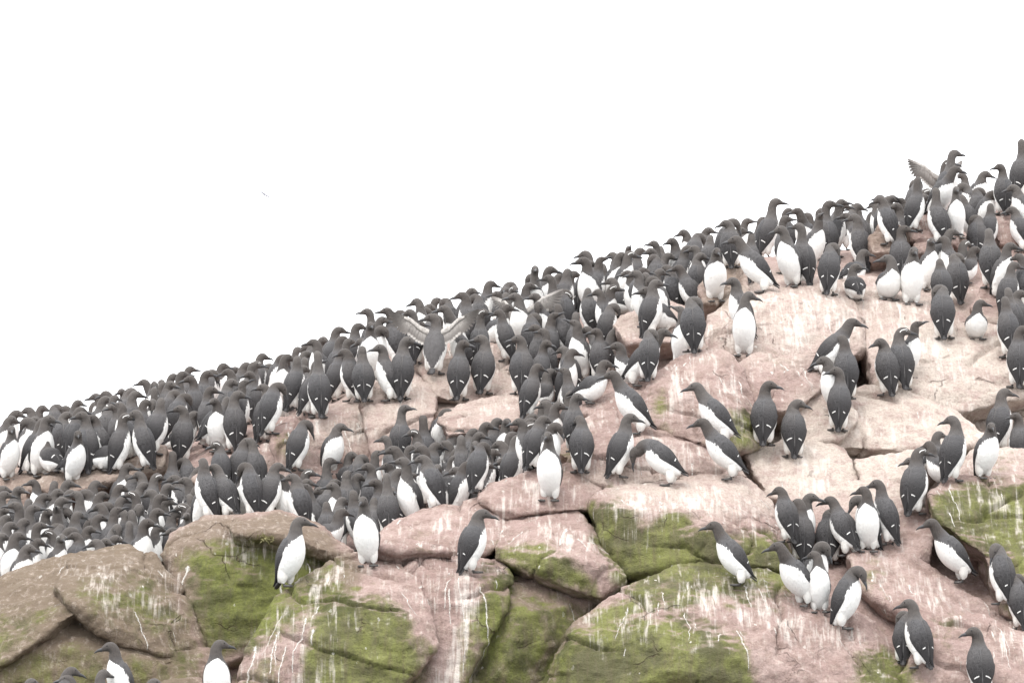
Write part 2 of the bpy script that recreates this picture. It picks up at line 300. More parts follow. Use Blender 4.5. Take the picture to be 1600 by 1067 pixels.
# ------------------------------------------------------------------ boulders: (label, thickness, voxel, roughness, corner points u,v,Y)
BOULDERS = [
 ('brown boulder with olive algae at the lower left corner, below the white-breasted birds', .42, .014, 1, '-90,935,28.6 45,882,28.7 130,860,28.7 150,900,28.3 128,948,27.95 60,1000,27.9 0,1042,27.9 -90,1090,27.9'),
 ('brown sloping boulder streaked with thin white droppings, left of the olive boulder', .42, .014, 1, '112,864,28.7 200,850,28.75 240,866,28.65 282,912,28.45 324,1000,28.3 316,1040,28.25 250,1022,28.05 175,1003,27.98 122,938,27.95 85,930,28.0 82,915,28.1 170,900,28.25'),
 ('low rock at the bottom left edge under the birds cut by the frame', .4, .014, 1, '-90,1108,27.5 120,1112,27.5 250,1072,27.75 322,1056,27.8 362,1095,27.55 362,1190,27.1 -90,1190,27.1'),
 ('dark low slab tucked under the lower left boulders', .6, .016, 1, '-90,1000,28.15 60,955,28.2 180,975,28.2 335,1015,28.25 335,1120,27.95 -90,1120,27.9 90,1010,28.0 230,1030,28.0'),
 ('olive green boulder behind the lone white-breasted bird at lower left', .42, .014, 1, '250,864,28.75 275,822,28.95 320,802,29.05 400,800,29.05 470,815,29.0 548,870,28.85 552,960,28.5 440,1005,28.4 330,1045,28.3 298,945,28.4 335,840,28.65 480,860,28.6'),
 ('long reddish cap stone lying on top of the olive boulder', .4, .012, 1, '350,814,28.72 380,801,28.9 440,797,28.92 505,815,28.82 554,858,28.62 546,874,28.5 440,834,28.42 362,834,28.5'),
 ('big pink boulder with a bright green face, bottom centre left', .8, .013, 1, '362,1110,27.6 365,1075,27.7 388,1005,27.8 428,932,28.0 468,908,28.1 530,868,28.3 560,860,28.4 610,865,28.4 660,905,28.1 686,1005,27.72 624,1058,27.68 600,1120,27.6 490,1000,27.66 500,940,27.82 590,930,27.85'),
 ('rock column with a broad white guano streak, bottom centre', .7, .013, 1, '630,880,28.3 690,867,28.45 780,872,28.47 802,900,28.3 792,945,28.1 745,1000,27.95 702,1120,27.8 640,1120,27.85 665,1000,27.92 700,900,28.08'),
 ('shaded brown and olive rock face between the guano column and the broad pink boulder', .7, .016, 1, '750,882,28.52 835,897,28.55 940,936,28.5 905,985,28.3 850,1050,28.2 830,1120,28.1 690,1120,28.1 745,1000,28.18 815,960,28.12 780,1050,27.98'),
 ('layered pink ledge beside the crouching bird, centre', .6, .013, 1.3, '572,852,28.5 600,822,28.75 660,798,28.95 748,776,29.02 796,800,28.9 790,850,28.58 745,872,28.45 690,869,28.38 640,869,28.38 575,868,28.45'),
 ('thin flat slab jutting from the left end of the pink ledge', .3, .010, 1, '570,846,28.33 610,838,28.4 690,850,28.36 706,862,28.28 630,857,28.22 572,855,28.25'),
 ('rounded pink boulder with a green underside, under the tall white-breasted bird', .7, .013, 1, '773,838,28.6 790,812,28.78 815,795,28.92 860,786,28.98 900,792,28.92 925,830,28.7 953,878,28.4 986,905,28.28 940,938,28.22 830,898,28.28 772,868,28.38 860,832,28.5 920,868,28.2'),
 ('pink shelf stone right behind the tall white-breasted bird', .5, .013, 1, '742,762,29.0 800,739,29.1 870,738,29.12 905,712,29.22 935,745,29.1 947,776,28.95 920,795,28.85 860,792,28.78 790,806,28.74 746,782,28.85'),
 ('large dark green fronted boulder with whitened top, centre', .8, .013, 1, '918,786,28.75 948,757,29.02 1010,740,29.15 1075,744,29.18 1160,738,29.22 1195,770,29.12 1232,820,28.92 1257,868,28.7 1250,893,28.5 1175,882,28.38 1080,870,28.36 1010,891,28.4 985,903,28.42 945,865,28.5 960,792,28.55 1080,802,28.45 1180,830,28.5'),
 ('mossy shaded ledge under the dark green fronted boulder', .5, .016, 1, '955,885,28.62 1250,880,28.62 1262,935,28.45 1000,965,28.4 935,945,28.5'),
 ('broad pink boulder with green lower half, bottom right of centre', .9, .013, 1, '842,1120,27.6 850,1042,27.75 882,990,27.9 930,945,28.05 1000,905,28.2 1060,880,28.35 1130,872,28.47 1200,888,28.42 1290,935,28.27 1350,962,28.2 1405,1000,28.1 1462,1075,27.9 1462,1120,27.8 1000,1000,27.62 1130,1035,27.55 950,1060,27.55 1200,980,27.85 1330,1045,27.72 1050,930,27.95'),
 ('smooth pink dome of rock behind the bowing bird', .7, .013, 1, '882,724,29.1 905,695,29.3 950,672,29.5 1000,662,29.62 1060,667,29.62 1110,700,29.5 1168,744,29.3 1075,754,29.1 1000,754,29.05 945,776,28.95 1000,700,29.15 1080,716,29.2'),
 ('small green sided rock left of the pink dome', .5, .012, 1, '868,710,29.4 898,660,29.62 945,637,29.8 985,648,29.8 1002,668,29.6 950,692,29.4 900,722,29.3'),
 ('whitened stone under the leaning birds, centre', .5, .013, 1, '898,642,29.9 955,604,30.12 1012,592,30.15 1034,640,29.82 1000,666,29.6 940,654,29.7'),
 ('pink boulder with long vertical white drips, right of centre', .7, .013, 1, '1000,614,29.7 1038,567,30.0 1090,543,30.22 1132,545,30.22 1163,578,30.1 1183,632,29.9 1189,697,29.7 1150,702,29.5 1090,692,29.42 1018,670,29.5 1090,600,29.75 1140,640,29.6'),
 ('small pink stone below the pale upright bird facing the camera', .4, .012, 1, '1153,566,30.3 1185,548,30.5 1205,552,30.45 1212,600,30.15 1200,642,30.0 1178,630,30.0 1166,600,30.1'),
 ('squat pink stone between two resting pairs of birds', .4, .012, 1, '1198,556,30.4 1245,550,30.52 1294,562,30.5 1292,602,30.3 1245,642,30.0 1208,642,30.0 1200,600,30.15'),
 ('low pinkish stone beside the pair of dark-backed birds', .4, .012, 1, '1238,640,30.1 1270,612,30.3 1320,620,30.3 1345,655,30.1 1310,690,29.9 1250,692,29.9'),
 ('big whitened slab streaked by droppings on the upper right', .8, .014, 1, '1103,495,31.0 1150,460,31.4 1250,432,31.8 1300,430,31.82 1328,447,31.7 1353,500,31.2 1353,554,30.9 1290,564,30.7 1200,558,30.6 1150,568,30.5 1102,545,30.6 1200,470,31.1 1300,480,31.1'),
 ('second whitened slab, right of the big streaked slab', .7, .014, 1, '1317,442,31.8 1345,428,32.0 1400,440,32.02 1470,470,31.72 1493,498,31.42 1504,547,31.0 1440,572,30.8 1370,608,30.58 1350,552,30.9 1400,480,31.4'),
 ('pale flat slab near the right edge, upper half', .4, .015, 1, '1428,510,31.2 1530,503,31.42 1590,518,31.42 1680,600,30.9 1500,648,30.58 1395,613,30.58 1418,570,30.8'),
 ('wide cream coloured slab below the fluffed pair', .4, .015, 1, '1245,652,30.4 1350,602,30.62 1400,606,30.62 1500,642,30.52 1567,694,30.2 1440,708,30.0 1390,698,29.98 1250,694,29.98'),
 ('pale pink slab with a white splash, right of centre', .4, .014, 1, '1160,710,29.7 1260,675,30.0 1324,700,29.92 1347,742,29.62 1312,792,29.28 1200,778,29.28'),
 ('pale pink slab to the right of the splashed slab', .4, .014, 1, '1332,714,29.8 1440,700,29.92 1487,706,29.92 1440,768,29.5 1395,783,29.3 1343,750,29.5'),
 ('pink slab where the white-breasted pair stands, right', .4, .014, 1, '1300,770,29.32 1345,747,29.5 1400,777,29.32 1462,802,29.12 1456,878,28.8 1400,884,28.78 1320,864,28.88 1228,805,29.1'),
 ('bright green boulder at the right edge', .7, .014, 1, '1448,772,29.0 1478,742,29.3 1560,738,29.42 1680,745,29.42 1680,905,28.8 1560,882,28.72 1500,840,28.78 1458,808,28.84'),
 ('mossy stone on top of the bright green boulder at the right edge', .5, .014, 1, '1488,738,29.5 1520,700,29.82 1580,698,29.85 1680,710,29.85 1680,752,29.4 1500,752,29.3'),
 ('green stone at the right edge under the bright green boulder', .5, .015, 1, '1530,850,28.8 1680,880,28.8 1680,995,28.5 1570,962,28.48'),
 ('long pink slab sloping down to the right edge', .5, .013, 1, '1325,868,28.7 1395,853,28.92 1440,875,28.82 1487,905,28.72 1537,955,28.52 1640,1010,28.4 1640,1070,28.1 1520,1018,28.08 1440,968,28.18 1390,957,28.28 1338,908,28.4'),
 ('pink rock in the lower right corner', .6, .014, 1, '1465,960,28.2 1530,957,28.3 1680,1015,28.2 1680,1120,27.8 1470,1120,27.8 1400,1062,27.88 1440,1000,28.0'),
 ('round brown stone among birds on the upper right skyline', .3, .011, 1, '1356,372,32.9 1380,348,33.05 1410,355,33.05 1408,392,32.85 1364,396,32.8'),
 ('whitened knob of rock below the wing-raising bird', .35, .011, 1, '1420,352,33.0 1445,333,33.15 1490,330,33.2 1508,360,33.05 1484,398,32.85 1430,394,32.85'),
 ('pale rock at the top right edge', .4, .013, 1, '1543,348,33.4 1570,328,33.6 1680,312,33.7 1680,385,33.3 1560,380,33.2'),
 ('reddish wedge stone above the big streaked slab', .35, .011, 1, '1090,446,32.0 1115,412,32.25 1162,397,32.35 1168,440,32.1 1162,476,31.9 1098,474,31.85'),
 ('brownish rock at the right edge behind two upright birds', .4, .013, 1, '1513,484,31.9 1540,440,32.25 1600,424,32.4 1680,430,32.4 1680,505,31.9 1540,505,31.8'),
 ('whitened ledge under the front-facing bird, left of centre', .6, .013, 1, '418,684,30.86 428,656,31.11 470,638,31.41 540,628,31.46 586,640,31.33 592,770,30.86 520,790,30.71 440,780,30.71 500,660,31.03'),
 ('cracked tan boulder with white drips, left of centre', .6, .013, 1, '556,598,31.28 600,575,31.68 650,580,31.70 683,602,31.50 684,648,31.08 640,740,30.76 588,750,30.76 573,642,31.08 630,610,31.28'),
 ('pale flat boulder behind the two side by side dark-backed birds', .6, .014, 1, '643,564,31.70 690,538,32.00 760,532,32.12 802,545,32.02 803,602,31.60 730,635,31.28 678,618,31.36'),
 ('low pale ledge beneath the two side by side dark-backed birds', .5, .013, 1, '683,652,30.85 715,629,31.15 790,622,31.27 832,612,31.27 853,642,30.95 800,668,30.65 700,684,30.65'),
 ('tan ledge along the left crowd, under the upright dark-backed birds', .5, .014, 1, '30,765,31.22 90,723,31.52 220,694,31.64 262,692,31.57 256,732,31.22 100,775,31.12'),
 ('brownish stone half hidden in the left crowd', .45, .013, 1, '298,748,30.85 345,713,31.15 420,693,31.30 452,702,31.15 447,748,30.85 380,778,30.65 308,768,30.70'),
 ('beige rock among crouching birds, right of centre', .4, .013, 1, '955,505,31.50 1000,476,31.90 1050,470,32.02 1100,490,31.75 1062,534,31.20 978,534,31.20'),
]
def remesh(me, vox, sm):
    o = bpy.data.objects.new('tmp', me); COL.objects.link(o)
    r = o.modifiers.new('r', 'REMESH'); r.mode = 'VOXEL'; r.voxel_size = vox
    s = o.modifiers.new('s', 'SMOOTH'); s.factor = 0.5; s.iterations = sm
    dg = bpy.context.evaluated_depsgraph_get(); res = bpy.data.meshes.new_from_object(o.evaluated_get(dg))
    bpy.data.objects.remove(o); bpy.data.meshes.remove(me); return res
boulders = []
for bi, (lab, T, vox, rough, txt) in enumerate(BOULDERS):
    P = [at(*p) for p in PL(txt)]
    c = sum(P, Vector()) / len(P)
    B = [Vector((c.x + (p.x - c.x) * .82, p.y + T, c.z + (p.z - c.z) * .8 - .16)) for p in P]
    B += [Vector((c.x + (p.x - c.x) * .95, p.y + T * .45, p.z - .05)) for p in P]
    bm = bmesh.new()
    for p in P + B: bm.verts.new(p)
    r = bmesh.ops.convex_hull(bm, input=bm.verts)
    bmesh.ops.delete(bm, geom=[v for v in bm.verts if not v.link_faces], context='VERTS')
    rc = random.Random(100 + bi); ext = max(max(p.x for p in P) - min(p.x for p in P), .3)
    for _ in range(16):      # knock corners and edges off the block so that it breaks into flat facets
        nv = Vector((rc.gauss(0, .8), rc.gauss(-.55, .6), rc.gauss(.15, .8))).normalized(); far_ = max(v.co.dot(nv) for v in bm.verts)
        bmesh.ops.bisect_plane(bm, geom=bm.verts[:] + bm.edges[:] + bm.faces[:], plane_co=nv * (far_ - ext * rc.uniform(.008, .032)), plane_no=nv, clear_outer=True)
        ed = [e_ for e_ in bm.edges if len(e_.link_faces) == 1]
        if ed: bmesh.ops.holes_fill(bm, edges=ed)
    bmesh.ops.recalc_face_normals(bm, faces=bm.faces)
    me = bpy.data.meshes.new('boulder'); bm.to_mesh(me); bm.free()
    me = remesh(me, vox * .95, 6); me.name = 'boulder'
    V = verts(me); me.update()
    N = np.empty(len(V) * 3, np.float32); me.vertices.foreach_get('normal', N); N = N.reshape(-1, 3)
    off = bi * 3.7
    d = 0.014 * fbm(V + off, 2.4, 3, 11) + 0.014 * fbm(V * [1, 1, 1.5] + off, 9, 4, 21) + .006 * np.abs(fbm(V + off, 30, 2, 23))
    big_ = fbm(V + off, 1.5, 2, 81)
    for q, (nx, ny, nz_, fr) in enumerate(((.3, .2, .93, 3.3), (.9, .2, -.35, 2.1), (-.6, .3, .75, 2.6))):     # joints and broken steps in the stone
        ph = V @ np.array([nx, ny, nz_]) * fr + off + .35 * fbm(V + off, 2.2, 3, 91 + q); fr_ = ph - np.floor(ph)
        act = np.clip((vnoise(V * 1.3 + off + 9 * q, 99) - .22) * 5, 0, 1)
        d -= rough * act * (.030 * np.exp(-(np.minimum(fr_, 1 - fr_) / .028) ** 2) + .014 * (fr_ - .5))
    V = V + N * d[:, None]
    me.vertices.foreach_set('co', V.astype(np.float32).ravel()); me.update()
    me.polygons.foreach_set('use_smooth', [True] * len(me.polygons))
    N = np.empty(len(V) * 3, np.float32); me.vertices.foreach_get('normal', N); N = N.reshape(-1, 3)
    stain(me, V, np.clip((N[:, 2] - .35) / .4, 0, 1), np.clip((N[:, 2] - .55) / .3, 0, 1)); me.materials.clear()      # droppings settle on ledges and tops
    o = tag(link('boulder', me, ROCK), lab, 'rock', 'boulders of the bird rock'); boulders.append(o)
bpy.context.view_layer.update()
DG = bpy.context.evaluated_depsgraph_get()
def ray(o, d, dist=60.0): return SC.ray_cast(DG, Vector(o), Vector(d).normalized(), distance=dist)
def top(x, y):
    h = ray((x, y, 8), (0, 0, -1)); return (h[1].z, h[2].z) if h[0] else (-5, 1)

# top surface of all stone on a 2 cm grid, to stand things on
CS = .02; X0, Y0, NX_, NYY = -4.4, 26.2, 440, 510
def fine_grid(G):
    for ax in (0, 1):
        m = (np.take(G, range(G.shape[ax] - 1), ax) + np.take(G, range(1, G.shape[ax]), ax)) / 2
        shp = list(G.shape); shp[ax] = G.shape[ax] * 2 - 1; O = np.empty(shp); sl = [slice(None)] * 3
        sl[ax] = slice(0, None, 2); O[tuple(sl)] = G; sl[ax] = slice(1, None, 2); O[tuple(sl)] = m; G = O
    return G
HP = [fine_grid(fine_grid(GP.reshape(NY, NU, 3))).reshape(-1, 3)] + [verts(o.data) for o in boulders]
HP = np.concatenate(HP); hx, hy = ((HP[:, 0] - X0) / CS).astype(int), ((HP[:, 1] - Y0) / CS).astype(int)
okh = (hx >= 0) & (hx < NX_) & (hy >= 0) & (hy < NYY); HM = np.full(NX_ * NYY, -9.0)
np.maximum.at(HM, hx[okh] * NYY + hy[okh], HP[okh, 2]); HM = HM.reshape(NX_, NYY)
gxh, gyh = np.gradient(HM, CS); HN = 1 / np.sqrt(1 + gxh ** 2 + gyh ** 2)
def tops(x, y):
    i = np.clip(((x - X0) / CS).astype(int), 0, NX_ - 1); j = np.clip(((y - Y0) / CS).astype(int), 0, NYY - 1); return HM[i, j], HN[i, j]
# ------------------------------------------------------------------ guano drips: thin crusts that run downhill over each stone
DRIPS = [(60,880,300,980,26,.28),(120,980,310,1020,6,.15),(270,830,540,900,16,.3),(380,940,560,1010,26,.45),(560,880,700,930,16,.3),(700,885,750,920,22,.6),(760,885,800,920,5,.25),
 (790,800,930,850,30,.25),(600,800,790,850,26,.2),(930,760,1200,800,46,.28),(1180,790,1240,850,8,.2),(880,920,1080,960,18,.25),(1050,890,1380,1000,60,.3),(960,985,1140,1020,8,.15),
 (900,680,1150,735,34,.22),(1020,555,1160,600,30,.35),(1110,465,1345,500,60,.35),(1330,440,1490,520,30,.3),(430,655,585,675,44,.22),(570,590,680,625,30,.25),(660,545,800,575,14,.15),
 (1170,690,1340,760,24,.2),(1340,710,1480,760,14,.15),(1260,610,1560,680,26,.15),(1340,865,1590,1000,50,.25),(1480,970,1600,1040,20,.25),(1460,750,1600,800,12,.35),(1430,345,1500,365,14,.2),
 (910,610,1020,640,12,.15),(1190,560,1290,580,14,.2),(740,745,930,780,20,.15),(1440,510,1590,560,20,.2),(300,720,440,745,10,.15),(1570,335,1600,350,8,.15),(360,810,545,850,12,.1)]
acc = {}
rd = random.Random(5)
for (u0, v0, u1, v1, n, L) in DRIPS:
    for _ in range(int(n * .35)):
        h = ray((0, 0, 0), at(rd.uniform(u0, u1), rd.uniform(v0, v1), 30))
        if not h[0] or h[4].name == 'rock_slope': continue
        p, nn, ob = h[1], h[2], h[4]; ob = ob.original if hasattr(ob, 'original') else ob
        ln = L * rd.uniform(.25, 1.25) * (.35 if nn.z > .8 else 1); w0 = rd.uniform(.002, .009) ** 1.0 * (1.6 if rd.random() < .15 else 1); pts = []; wob = 0
        for k in range(int(ln / .016)):
            pts.append((p.copy(), nn.copy()))
            t = Vector((0, 0, -1)) - nn * (-nn.z)
            if t.length < .15: t = Vector((rd.uniform(-.3, .3), -1, -.3)); t -= nn * t.dot(nn)
            t.normalize(); s = t.cross(nn); wob = wob * .7 + rd.uniform(-.07, .07)
            q = p + (t + s * wob).normalized() * .016
            h = ray(q + nn * .04, -nn, .12)
            if not h[0] or (h[4].original is not ob): break
            p, nn = h[1], h[2]
        if len(pts) < 3: continue
        V, F, A = acc.setdefault(ob.name, ([], [], []))
        m = len(pts); b0 = len(V); ph = rd.uniform(0, 6)
        for k, (p, nn) in enumerate(pts):
            t = (pts[min(k + 1, m - 1)][0] - pts[max(k - 1, 0)][0]).normalized(); s = t.cross(nn).normalized()
            ww = w0 * (0.55 + 0.5 * math.sin(ph + k * .9) ** 2) * (1.25 - .8 * k / m) * (0.5 if k == 0 else 1) * 1.5
            for sgn, cval in ((-1, 0.0), (0, 1.0), (1, 0.0)):
                V.append(p + s * ww * sgn + nn * (.0035 if sgn == 0 else .0012)); A.append(cval * (0.95 if 0 < k < m - 1 else 0.3))
        for k in range(m - 1):
            i = b0 + 3 * k; F += [(i, i + 1, i + 4, i + 3), (i + 1, i + 2, i + 5, i + 4)]
for nm, (V, F, A) in acc.items():
    me = pymesh('guano_streaks', V, F); attr(me, 'core', A); par = bpy.data.objects[nm]
    o = link('guano_streaks', me, GUANO, par); o['kind'] = 'stuff'

# ------------------------------------------------------------------ guillemots
# spine points of each pose, tail to nape: x forward, z up, half width, half height
DROP = .017
BODY = [(-.080,.040,.018,.014),(-.062,.066,.044,.036),(-.036,.110,.070,.062),(-.010,.168,.085,.078),(.010,.222,.082,.076),(.021,.270,.066,.062),(.026,.304,.049,.048),(.028,.332,.039,.040),(.030,.356,.034,.036)]
def rot(pts, ang, piv=(0, .05), lo=0):
    c, s = math.cos(ang), math.sin(ang); o = []
    for i, (x, z, a_, b_) in enumerate(pts):
        k = 1 if i >= lo else 0
        dx, dz = x - piv[0], z - piv[1]
        o.append((piv[0] + dx * c + dz * s, piv[1] - dx * s + dz * c, a_, b_) if k else (x, z, a_, b_))
    return o
def pose_points(pose):
    if pose == 'u' or pose == 'f': return BODY, -6
    if pose == 'k': return BODY[:7] + [(.030,.332,.039,.040),(.036,.360,.034,.036)], 26
    if pose == 's': return BODY[:6] + [(.025,.306,.047,.046),(.027,.346,.035,.036),(.030,.384,.031,.033)], 2
    if pose == 'c':  # neck drawn in
        return BODY[:5] + [(.022,.264,.066,.062),(.028,.291,.053,.052),(.032,.311,.044,.045),(.036,.329,.037,.039)], -10
    if pose == 'l':
        p = rot(BODY, R(20), (-.01, .06)); p = [(x - .018, z + .008, a_, b_) for x, z, a_, b_ in p]
        return p[:7] + [(p[6][0] + .018, p[6][1] + .026, .039, .040), (p[6][0] + .031, p[6][1] + .051, .034, .036)], -8
    if pose == 'h':  # sitting low
        return [(-.135,.070,.016,.013),(-.112,.078,.040,.033),(-.070,.090,.066,.056),(-.015,.105,.086,.078),(.035,.132,.084,.078),(.066,.166,.064,.060),(.076,.196,.049,.048),(.078,.221,.040,.041),(.080,.243,.035,.037)], -4
    if pose == 'w':  # bowing, bill to the ground
        p = rot(BODY, R(30), (-.01, .06)); p = [(x - .03, z + .012, a_, b_) for x, z, a_, b_ in p][:6]
        x, z = p[5][0], p[5][1]
        return p + [(x + .032, z + .014, .049, .047), (x + .062, z + .010, .039, .039), (x + .083, z - .012, .034, .036)], -78
    if pose == 'p':  # head bent down to the breast or shoulder
        return BODY[:6] + [(.030,.300,.049,.048),(.040,.320,.040,.041),(.054,.332,.035,.036)], -58
def cr(P, t):
    n = len(P); i = min(int(t), n - 2); f = t - i
    p0, p1, p2, p3 = P[max(i - 1, 0)], P[i], P[i + 1], P[min(i + 2, n - 1)]
    return 0.5 * (2 * p1 + (p2 - p0) * f + (2 * p0 - 5 * p1 + 4 * p2 - p3) * f * f + (3 * p1 - p0 - 3 * p2 + p3) * f ** 3)
def make_variant(pose, yawdeg):
    B, hp = pose_points(pose); hp = R(hp); yaw = R(yawdeg); cy, sy = math.cos(yaw), math.sin(yaw)
    x8, z8 = B[8][0], B[8][1]; ca, sa = math.cos(hp), math.sin(hp)
    H = []
    for al, do, a_, b_ in ((.013,.024,.0320,.0335),(.036,.033,.0285,.0280),(.058,.030,.0200,.0195),(.078,.0245,.0115,.0122)):
        H.append((x8 + al * ca - do * sa, z8 + al * sa + do * ca, a_, b_))
    tip = (x8 + .134 * ca - .011 * sa, z8 + .134 * sa + .011 * ca); midb = (x8 + .105 * ca - .0225 * sa, z8 + .105 * sa + .0225 * ca)
    al_ = [0] * 6 + [.08, .38, .78, 1, 1, 1, 1]
    def yr(x, z, k):
        c, s = math.cos(yaw * k), math.sin(yaw * k); px = x8 - .004
        return np.array([px + (x - px) * c, (x - px) * s, z - DROP]) if k else np.array([x, 0, z - DROP])
    full = B + H; DZ = np.array([0, 0, -DROP])
    PT = np.array([np.concatenate([yr(x, z, al_[i]), [a_, b_, al_[i]]]) for i, (x, z, a_, b_) in enumerate(full)])
    n = len(PT)
    def frame(s):
        q = cr(PT, s); e_ = 1e-2; tg = cr(PT, min(s + e_, n - 1))[:3] - cr(PT, max(s - e_, 0))[:3]; tg /= np.linalg.norm(tg)
        k = yaw * q[5]; rt = np.array([-math.sin(k), math.cos(k), 0]); dd = np.cross(tg, rt); dd /= np.linalg.norm(dd); rt = np.cross(dd, tg)
        return q[:3], rt, dd, tg, q[3], q[4]
    def surf(s, th, side, off=0.0):
        c, rt, dd, tg, a_, b_ = frame(s)
        return c + rt * math.sin(th) * side * (a_ + off) - dd * math.cos(th) * (b_ + off)
    NR, NS = 44, 18
    V, F, Wt, Hd = [], [], [], []
    thm = np.array([138, 134, 122, 108, 96, 78, 30, -45, -60, -60, -60, -60, -60.])
    for i in range(NR):
        s = i / (NR - 1) * (n - 1); c, rt, dd, tg, a_, b_ = frame(s); tmx = np.interp(s, range(n), thm)
        for j in range(NS):
            th = 2 * math.pi * j / NS
            V.append(c + rt * math.sin(th) * a_ - dd * math.cos(th) * b_)
            td = math.degrees(th if th <= math.pi else 2 * math.pi - th)
            Wt.append((tmx - td) / 60.0); Hd.append(min(1, max(0, (s - 5.0) / 2.0)))
    for i in range(NR - 1):
        for j in range(NS):
            k = (j + 1) % NS; F.append((i * NS + j, i * NS + k, (i + 1) * NS + k, (i + 1) * NS + j))
    F.append(tuple(range(NS - 1, -1, -1))); F.append(tuple((NR - 1) * NS + j for j in range(NS)))
    body = pymesh('body', V, F); attr(body, 'white', Wt); attr(body, 'headness', Hd); body.materials.append(PLUM)
    # bill
    c, rt, dd, tg, a_, b_ = frame(n - 1); bp = [(c - tg * .006, a_ * 1.0, b_ * 1.0), (c + tg * .004, a_ * .85, b_ * .95)]
    bp += [(yr(*midb, 1), .0052, .0075), (yr((midb[0] + tip[0]) / 2, (midb[1] + tip[1]) / 2 + .001, 1), .0036, .0050), (yr(*tip, 1), .0008, .0010)]
    V, F = [], []
    for p, ra, rb in bp:
        for j in range(8): th = 2 * math.pi * j / 8; V.append(p + rt * math.sin(th) * ra - dd * math.cos(th) * rb)
    for i in range(4):
        for j in range(8): k = (j + 1) % 8; F.append((i * 8 + j, i * 8 + k, i * 8 + 8 + k, i * 8 + 8 + j))
    F.append(tuple(32 + j for j in range(8))); bill = pymesh('bill', V, F); bill.materials.append(BILLM)
    # eyes and bridles
    eyes, rings = [], []
    for side in (-1, 1):
        ep = surf(10.35, R(112), side, -.0012); c, rt, dd, tg, a_, b_ = frame(10.35); nr = rt * side
        V, F = [], []
        for i in range(5):
            ph = math.pi * i / 4
            for j in range(8):
                th = 2 * math.pi * j / 8
                V.append(ep + .0052 * (nr * math.cos(ph) + math.sin(ph) * (tg * math.cos(th) + dd * math.sin(th))))
        for i in range(4):
            for j in range(8): k = (j + 1) % 8; F.append((i * 8 + j, i * 8 + k, i * 8 + 8 + k, i * 8 + 8 + j))
        m = pymesh('eye', V, F); m.materials.append(EYEM); eyes.append(m)
        V, F = [], []
        for j in range(12):
            th = 2 * math.pi * j / 12; o_ = tg * math.cos(th) + dd * math.sin(th)
            for rr, hh in ((.0048, .0022), (.0062, .0036), (.0076, .0016)): V.append(ep + o_ * rr + nr * hh)
        for j in range(12):
            k = (j + 1) % 12
            for q in (0, 1): F.append((j * 3 + q, k * 3 + q, k * 3 + q + 1, j * 3 + q + 1))
        b0 = len(V)
        for i in range(6):
            s = 10.15 - i * .27; thh = 112 - i * 2
            for dth in (-4, 4): V.append(surf(s, R(thh + dth), side, .0012))
        for i in range(5): F.append((b0 + 2 * i, b0 + 2 * i + 1, b0 + 2 * i + 3, b0 + 2 * i + 2))
        m = pymesh('eye_ring', V, F); m.materials.append(RINGM); rings.append(m)
    # wings
    wings = []
    c0, rt0, dd0, tg0, _, _ = frame(0.6)
    for side in (-1, 1):
        V, F, WA, WB = [], [], [], []
        if pose != 'f':
            NA, NB = 22, 9
            for i in range(NA):
                a = i / (NA - 1); s = 5.55 + (0.25 - 5.55) * min(1, a / .88)
                hw = 44 * min(1, (a / .10 + .12)) ** .5 * (1 if a < .45 else 1 - .5 * (a - .45) / .55); ce = 134 + 16 * a
                tp = c0 - tg0 * (.048 + .01 * a) + rt0 * side * .020 + dd0 * .016
                k = max(0, (a - .66) / .34) ** 1.6
                for j in range(NB):
                    b = -1 + 2 * j / (NB - 1)
                    off = .0125 * (1 - b * b) ** .5 * min(1, a / .08 + .1) - .003
                    if a > .35 and b < -.5: off += .005
                    p = surf(s, R(ce + b * hw), side, off); p = p * (1 - k) + (tp + rt0 * side * (-b) * .012 * (1 - k)) * k
                    V.append(p); WA.append(a); WB.append(b)
            for i in range(NA - 1):
                for j in range(NB - 1):
                    q = i * NB + j; F.append((q, q + 1, q + NB + 1, q + NB))
            m0 = len(V)   # inner skin gives the wing its thickness
            for q in range(m0):
                V.append(V[q] * 1.0 - (dd0 * .004 + rt0 * side * .004)); WA.append(WA[q]); WB.append(WB[q])
            F += [tuple(reversed([x + m0 for x in f])) for f in list(F)]
            rim = [j for j in range(NB)] + [i * NB + NB - 1 for i in range(1, NA)] + [(NA - 1) * NB + j for j in range(NB - 2, -1, -1)] + [i * NB for i in range(NA - 2, 0, -1)]
            for x, y in zip(rim, rim[1:] + rim[:1]): F.append((x, y, y + m0, x + m0))
        else:       # raised, spread wing: arm and separate flight feathers
            sh = surf(5.2, R(125), side, -.01); out = np.array([-.10, side * 1.0, .45]); out /= np.linalg.norm(out)
            el = sh + out * .075; o2 = np.array([-.25, side * .95, .75]); o2 /= np.linalg.norm(o2); wr = el + o2 * .085
            o3 = np.array([-.30, side * .95, .30]); o3 /= np.linalg.norm(o3); ti = wr + o3 * .10
            def blade(p, d, ln, wd, nrm, a_, lift):
                d = d / np.linalg.norm(d); sd2 = np.cross(d, nrm); sd2 /= np.linalg.norm(sd2); b0 = len(V)
                for t_, k_ in ((0, .8), (.35, 1), (.75, .95), (.93, .6), (1, .1)):
                    for e2 in (-1, 0, 1):
                        V.append(p + d * ln * t_ + sd2 * wd * k_ * e2 + nrm * (lift + (.002 if e2 == 0 else 0))); WA.append(.75 + .2 * t_ if a_ > 1 or t_ < .9 else .63); WB.append(e2 * .3 + a_ * .2 if a_ > 1 else .1 * e2)
                for i in range(4):
                    for j in range(2): q = b0 + i * 3 + j; F.append((q, q + 1, q + 4, q + 3))
            nrm = np.array([.85, 0, .4]); nrm /= np.linalg.norm(nrm)
